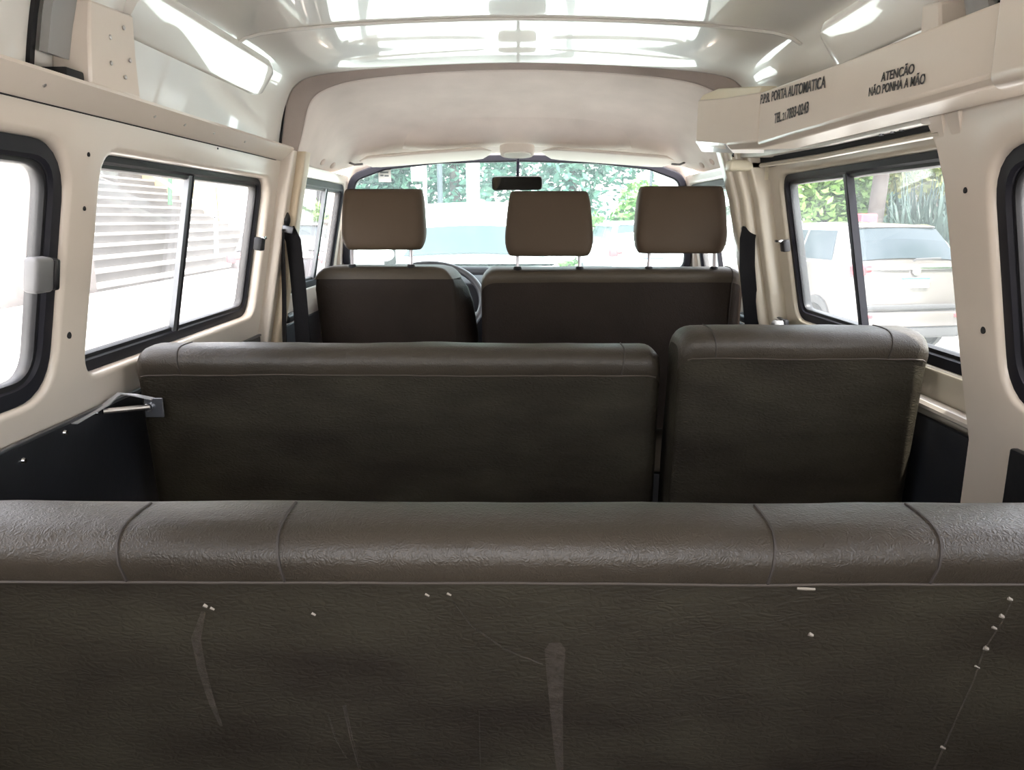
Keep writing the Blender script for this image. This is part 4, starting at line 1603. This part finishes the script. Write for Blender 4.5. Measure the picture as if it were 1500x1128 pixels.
pls = [(7.15, 14.6, 2.3, 'blue-green sword-leaf palm shrub nearest the dark trunk'), (7.65, 14.2, 2.5, 'blue-green palm shrub second from the dark trunk'),
       (8.15, 14.5, 2.5, 'blue-green palm shrub in the middle of the row above the parked car'), (8.65, 14.0, 2.5, 'blue-green palm shrub fourth from the dark trunk'),
       (9.2, 14.2, 2.3, 'blue-green palm shrub at the pillar end of the row'), (8.0, 15.6, 2.9, 'tall blue-green palm shrub behind the middle of the row'), (9.0, 15.6, 2.9, 'tall blue-green palm shrub behind the pillar end of the row')]
for k, (x, y, h, lb) in enumerate(pls):
    palm(lb, x, y, h, 150, 60 + k, 'palm shrubs above the parked car')
mb = MB()
c0 = gp(1268, 322, 13.0)
mb.box((c0.x, 13.0, c0.z - .40), (.28, .28, 1.0), .03, 2)
o = mb.build('red_bin', REDB)
tag(o, 'red bin beside the dark trunk, above the parked car roof', 'bin')

# ---- cars (local: +y forward, origin on the ground under the rear bumper centre)
def car(name, label, cat, loc, rz, paint, L=4.25, W=1.76, H=1.62, belt=.98, hood=1.0, rear_slope=.38, wind_s=(.62, .80), gh0=.04, wtop=1.0, group=None, bumper=True):
    c = thing(name, label, cat, loc, rz, group=group)
    w = W / 2
    mb = MB()

    def low(s, wf, zb, zt, zlo=.26):
        y = s * L
        a = w * wf
        return [(0, y, zlo), (a * .86, y, zlo), (a * .97, y, zlo + .12), (a, y, .55), (a * .985, y, .80), (a * .955, y, zb), (a * .80, y, zt), (0, y, zt + .015)]

    def both(h):
        return h + [(-p[0], p[1], p[2]) for p in h[-2:0:-1]]
    st = [(0.0, .80, belt - .10, belt - .08, .40), (.012, .93, belt - .03, belt, .30), (.06, .99, belt, belt + .02, .26), (.30, 1, belt, belt + .02, .25), (.62, 1, belt - .01, belt + .01, .25), (.72, .995, hood - .06, hood, .25),
          (.90, .95, hood - .13, hood - .06, .27), (.975, .86, hood - .22, hood - .16, .30), (1.0, .72, hood - .30, hood - .26, .38)]
    mb.loft([both(low(*a)) for a in st], True, True)

    def gh(s, zt, wt, k=1.0):
        y = s * L
        return both([(0, y, belt - .03), (w * .93, y, belt - .03), (wt, y, zt - .05), (wt * .88, y, zt), (0, y, zt + .025)])
    wr = w * .74
    g0, g1 = gh0, gh0 + rear_slope / L
    f0, f1 = wind_s
    mb.loft([gh(g0, belt + .02, w * .90), gh((g0 + g1) / 2 * 1.02, belt + (H - belt) * .60, w * .82), gh(g1, H - .035, wr * 1.01), gh(g1 + .12, H - .01, wr), gh((g1 + f0) / 2, H, wr), gh(f0, H - .035, wr), gh((f0 + f1) / 2, belt + (H - belt) * .52, w * .81), gh(f1, belt, w * .90)], True, True)
    mb.build('body', paint, c, smooth=50)

    # side windows
    for sx in (-1, 1):
        for (sa, sb) in ((g1 + .015, g1 + .20), (g1 + .215, g1 + .40), (g1 + .415, f0 + .07)):
            mb = MB()
            def p(s, f, o):
                z = belt + .02 + (H - .085 - belt) * f
                x = w * .93 + (wr - w * .93) * ((z - belt + .03) / (H - .05 - belt + .03)) + o
                return (sx * x, s * L, z)
            tb = sb if sb < f0 else f0 + .005
            lean = .0 if sa > g1 + .05 else .03
            q = [(sa, .06), (sb, .06), (tb, .93), (sa + lean, .93)]
            mb.loft([[p(s, f, -.01) for s, f in q], [p(s, f, .008) for s, f in q]], True, True)
            mb.build('side_window', CGLASS, c, smooth=0)
    # rear window and windshield
    for (sa, sb, nm, dy) in ((g0, g1, 'rear_window', -1), (f1, f0, 'windshield', 1)):
        mb = MB()
        def q(f, u, o):
            z = belt + .05 + (H - .13 - belt) * f * (wtop if dy > 0 else 1)
            g = (z - belt) / (H - .035 - belt)
            gm = ((sa + sb) / 2 * (1.02 if dy < 0 else 1))
            fm = .60 if dy < 0 else .52
            s = sa + (gm - sa) * g / fm if g < fm else gm + (sb - gm) * (g - fm) / (1 - fm)
            x = (w * .84 + (wr * .93 - w * .84) * f) * u
            return (x, s * L + dy * (o + .02), z + .034 - .034 * u * u)
        rows = [[q(k / 5, u / 4, .006) for u in range(-4, 5)] for k in range(6)]
        mb.loft(rows, False)
        mb.build(nm, CGLASS, c, smooth=0, mods=[('SOLIDIFY', dict(thickness=.012, offset=0))])
    # wheels
    for sx in (-1, 1):
        for s in (.19, .80):
            mb = MB()
            mb.cyl((sx * (w - .02), s * L, .36), (1, 0, 0), .385, .07, 28)
            mb.build('wheel_arch', CLAD, c)
            mb = MB()
            mb.cyl((sx * (w - .085), s * L, .32), (1, 0, 0), .32, .215, 28)
            wh = mb.build('wheel', TIRE, c)
            mb = MB()
            mb.cyl((sx * (w + .024), s * L, .32), (1, 0, 0), .215, .012, 24)
            for k in range(5):
                a = 2 * PI * k / 5
                mb.box((sx * (w + .034), s * L + .11 * math.cos(a), .32 + .11 * math.sin(a)), (.02, .20, .05), .006, 1, Matrix.Rotation(a, 3, 'X'))
            mb.build('hubcap', RIM, wh)
        mb = MB()
        mb.ball((sx * (w + .09), (f1 - .06) * L, belt + .06), .1, (1, .55, .75), 12, 8)
        mb.build('side_mirror', paint, c, smooth=80)
        mb = MB()
        mb.box((sx * w * .83, .035 * L - .08, belt - .06), (w * .30, .12, .15), .03, 3)
        mb.build('tail_light', TAILR, c, smooth=60)
        mb = MB()
        mb.box((sx * w * .66, .955 * L, hood - .22), (w * .34, .20, .12), .04, 3)
        mb.build('headlight', pmat('headlight_lens', (.7, .72, .74), .1) if 'headlight_lens' not in MATS else MATS['headlight_lens'], c, smooth=60)
        mb = MB()
        mb.box((sx * w * .78, -.055, .54), (w * .22, .03, .045), .008, 2)
        mb.build('reflector', TAILR, c)
    if bumper:
        mb = MB()
        mb.box((0, .05, .50), (W * .90, .22, .22), .05, 3)
        bp = mb.build('rear_bumper', paint, c, smooth=60)
        mb = MB()
        mb.box((0, .06, .33), (W * .84, .2, .16), .04, 3)
        mb.build('bumper_cladding', CLAD, bp, smooth=60)
        mb = MB()
        mb.box((0, -.045, .655), (W * .88, .05, .06), .015, 2)
        mb.build('bumper_step', CLAD, bp)
    mb = MB()
    mb.prism([(-.02, 0), (.14, .03), (.14, .06), (-.05, .03)], 'x', -wr * .9, wr * .9)
    bmesh.ops.translate(mb.bm, vec=(0, g1 * L - .05, H - .075), verts=mb.bm.verts[:])
    mb.build('spoiler', paint, c, mods=[('BEVEL', dict(width=.01, segments=2))])
    # plate
    PZ = belt - .21
    mb = MB()
    mb.box((0, -.012, PZ), (.40, .03, .13), .006, 2)
    pl = mb.build('licence_plate', PLATEW, c)
    mb = MB()
    mb.box((0, -.0285, PZ + .05), (.396, .004, .028))
    mb.build('plate_band', PLATEB, pl)
    o = text_mesh('plate_number', 'LSK5B15', .30, .065, (-.15, -.0275, PZ - .045), (1, 0, 0), (0, 0, 1), POLEG, thing0, lift=.0)
    o.parent = pl
    mb = MB()
    mb.box((0, .004, belt - .035), (W * .80, .05, .035), .012, 2)
    mb.build('tailgate_garnish', CHROME, c)
    mb = MB()
    mb.cyl((0, -.024, belt - .065), (0, 1, 0), .055, .02, 20)
    mb.build('emblem', CHROME, c)
    mb = MB()
    mb.tube([(0, .02 + g0 * L * .2, belt + .05), (.02, .04, belt + .075), (.38, .055, belt + .085)], (.010, .014), 8)
    mb.build('wiper', CLAD, c)
    return c


class _T:
    location = Vector((0, 0, 0))


class _Dummy:
    pass


thing0 = bpy.data.objects.new('tmp_anchor', None)
COL.objects.link(thing0)

SUV = car('parked_car', 'taupe hatchback parked close outside the sliding door window, rear towards the van', 'car', (5.02, 9.75, GZ), R(10), PGREY, L=4.2, W=1.72, H=1.69, belt=1.17, hood=1.08, group='cars parked along the street')
C2 = copy_tree(SUV)
C2.location = (-3.9, 12.6, GZ)
C2.rotation_euler = (0, 0, R(2))
C2['label'] = 'dark grey hatchback parked ahead, seen through the driver door window'
C3 = copy_tree(SUV)
C3.location = (5.1, 15.0, GZ)
C3.rotation_euler = (0, 0, R(4))
C3['label'] = 'pale car parked further ahead of the taupe hatchback'
C4 = copy_tree(SUV)
C4.location = (2.6, 14.8, GZ)
C4.rotation_euler = (0, 0, R(4))
C4['label'] = 'distant pale car seen between the two passenger headrests'
for cc, pm in ((C2, PSILV), (C3, PWHITE), (C4, PWHITE)):
    for ch in cc.children:
        if ch.name.startswith(('body', 'spoiler', 'side_mirror', 'rear_bumper')):
            me = ch.data.copy()
            me.materials.clear()
            me.materials.append(pm)
            ch.data = me
VAN = car('white_van', 'white van facing the windshield, seen between the driver and middle headrests', 'van', (-.45, 12.4, GZ), R(180), PWHITE, L=4.6, W=1.85, H=1.95, belt=1.30, hood=1.20, rear_slope=.15,
          wind_s=(.70, .88), wtop=.55)
bpy.data.objects.remove(thing0)

# ================================================================== LIGHT
w = bpy.data.worlds.new('sky')
SC.world = w
w.use_nodes = True
n, l = w.node_tree.nodes, w.node_tree.links
bg = n['Background']
sky = n.new('ShaderNodeTexSky')
sky.sky_type = 'NISHITA'
sky.sun_disc = False
sky.sun_elevation = R(62)
sky.sun_rotation = R(200)
sky.air_density = 1.0
sky.dust_density = 3.0
mx = n.new('ShaderNodeMix')
mx.data_type = 'RGBA'
mx.inputs[0].default_value = .70
mx.inputs[7].default_value = (3.1, 2.9, 2.76, 1)
l.new(sky.outputs[0], mx.inputs[6])
l.new(mx.outputs[2], bg.inputs['Color'])
bg.inputs['Strength'].default_value = .5
sd = bpy.data.lights.new('sun', 'SUN')
sd.energy = 5.0
sd.angle = R(1.5)
sd.color = (1, .96, .9)
so = bpy.data.objects.new('sun', sd)
COL.objects.link(so)
so.rotation_euler = (R(22), R(12), R(0))   # high sun
so.location = (0, 0, 20)

# ================================================================== CAMERA
cd = bpy.data.cameras.new('camera')
cd.sensor_width = 36
cd.lens = 36 * FPX / 1500
cd.clip_start = .05
cd.clip_end = 300
co = bpy.data.objects.new('camera', cd)
COL.objects.link(co)
co.location = (0, 0, CAMZ)
co.rotation_euler = (R(90) - PITCH, 0, YAW)
SC.camera = co

SC.view_settings.view_transform = 'Standard'
SC.view_settings.look = 'None'
SC.view_settings.gamma = 1
SC.view_settings.exposure = 2.22
SC.view_settings.use_curve_mapping = False
SC.cycles.use_denoising = True
SC.cycles.max_bounces = 14
SC.cycles.diffuse_bounces = 6
SC.cycles.transparent_max_bounces = 20
SC.cycles.caustics_reflective = False
SC.cycles.caustics_refractive = False
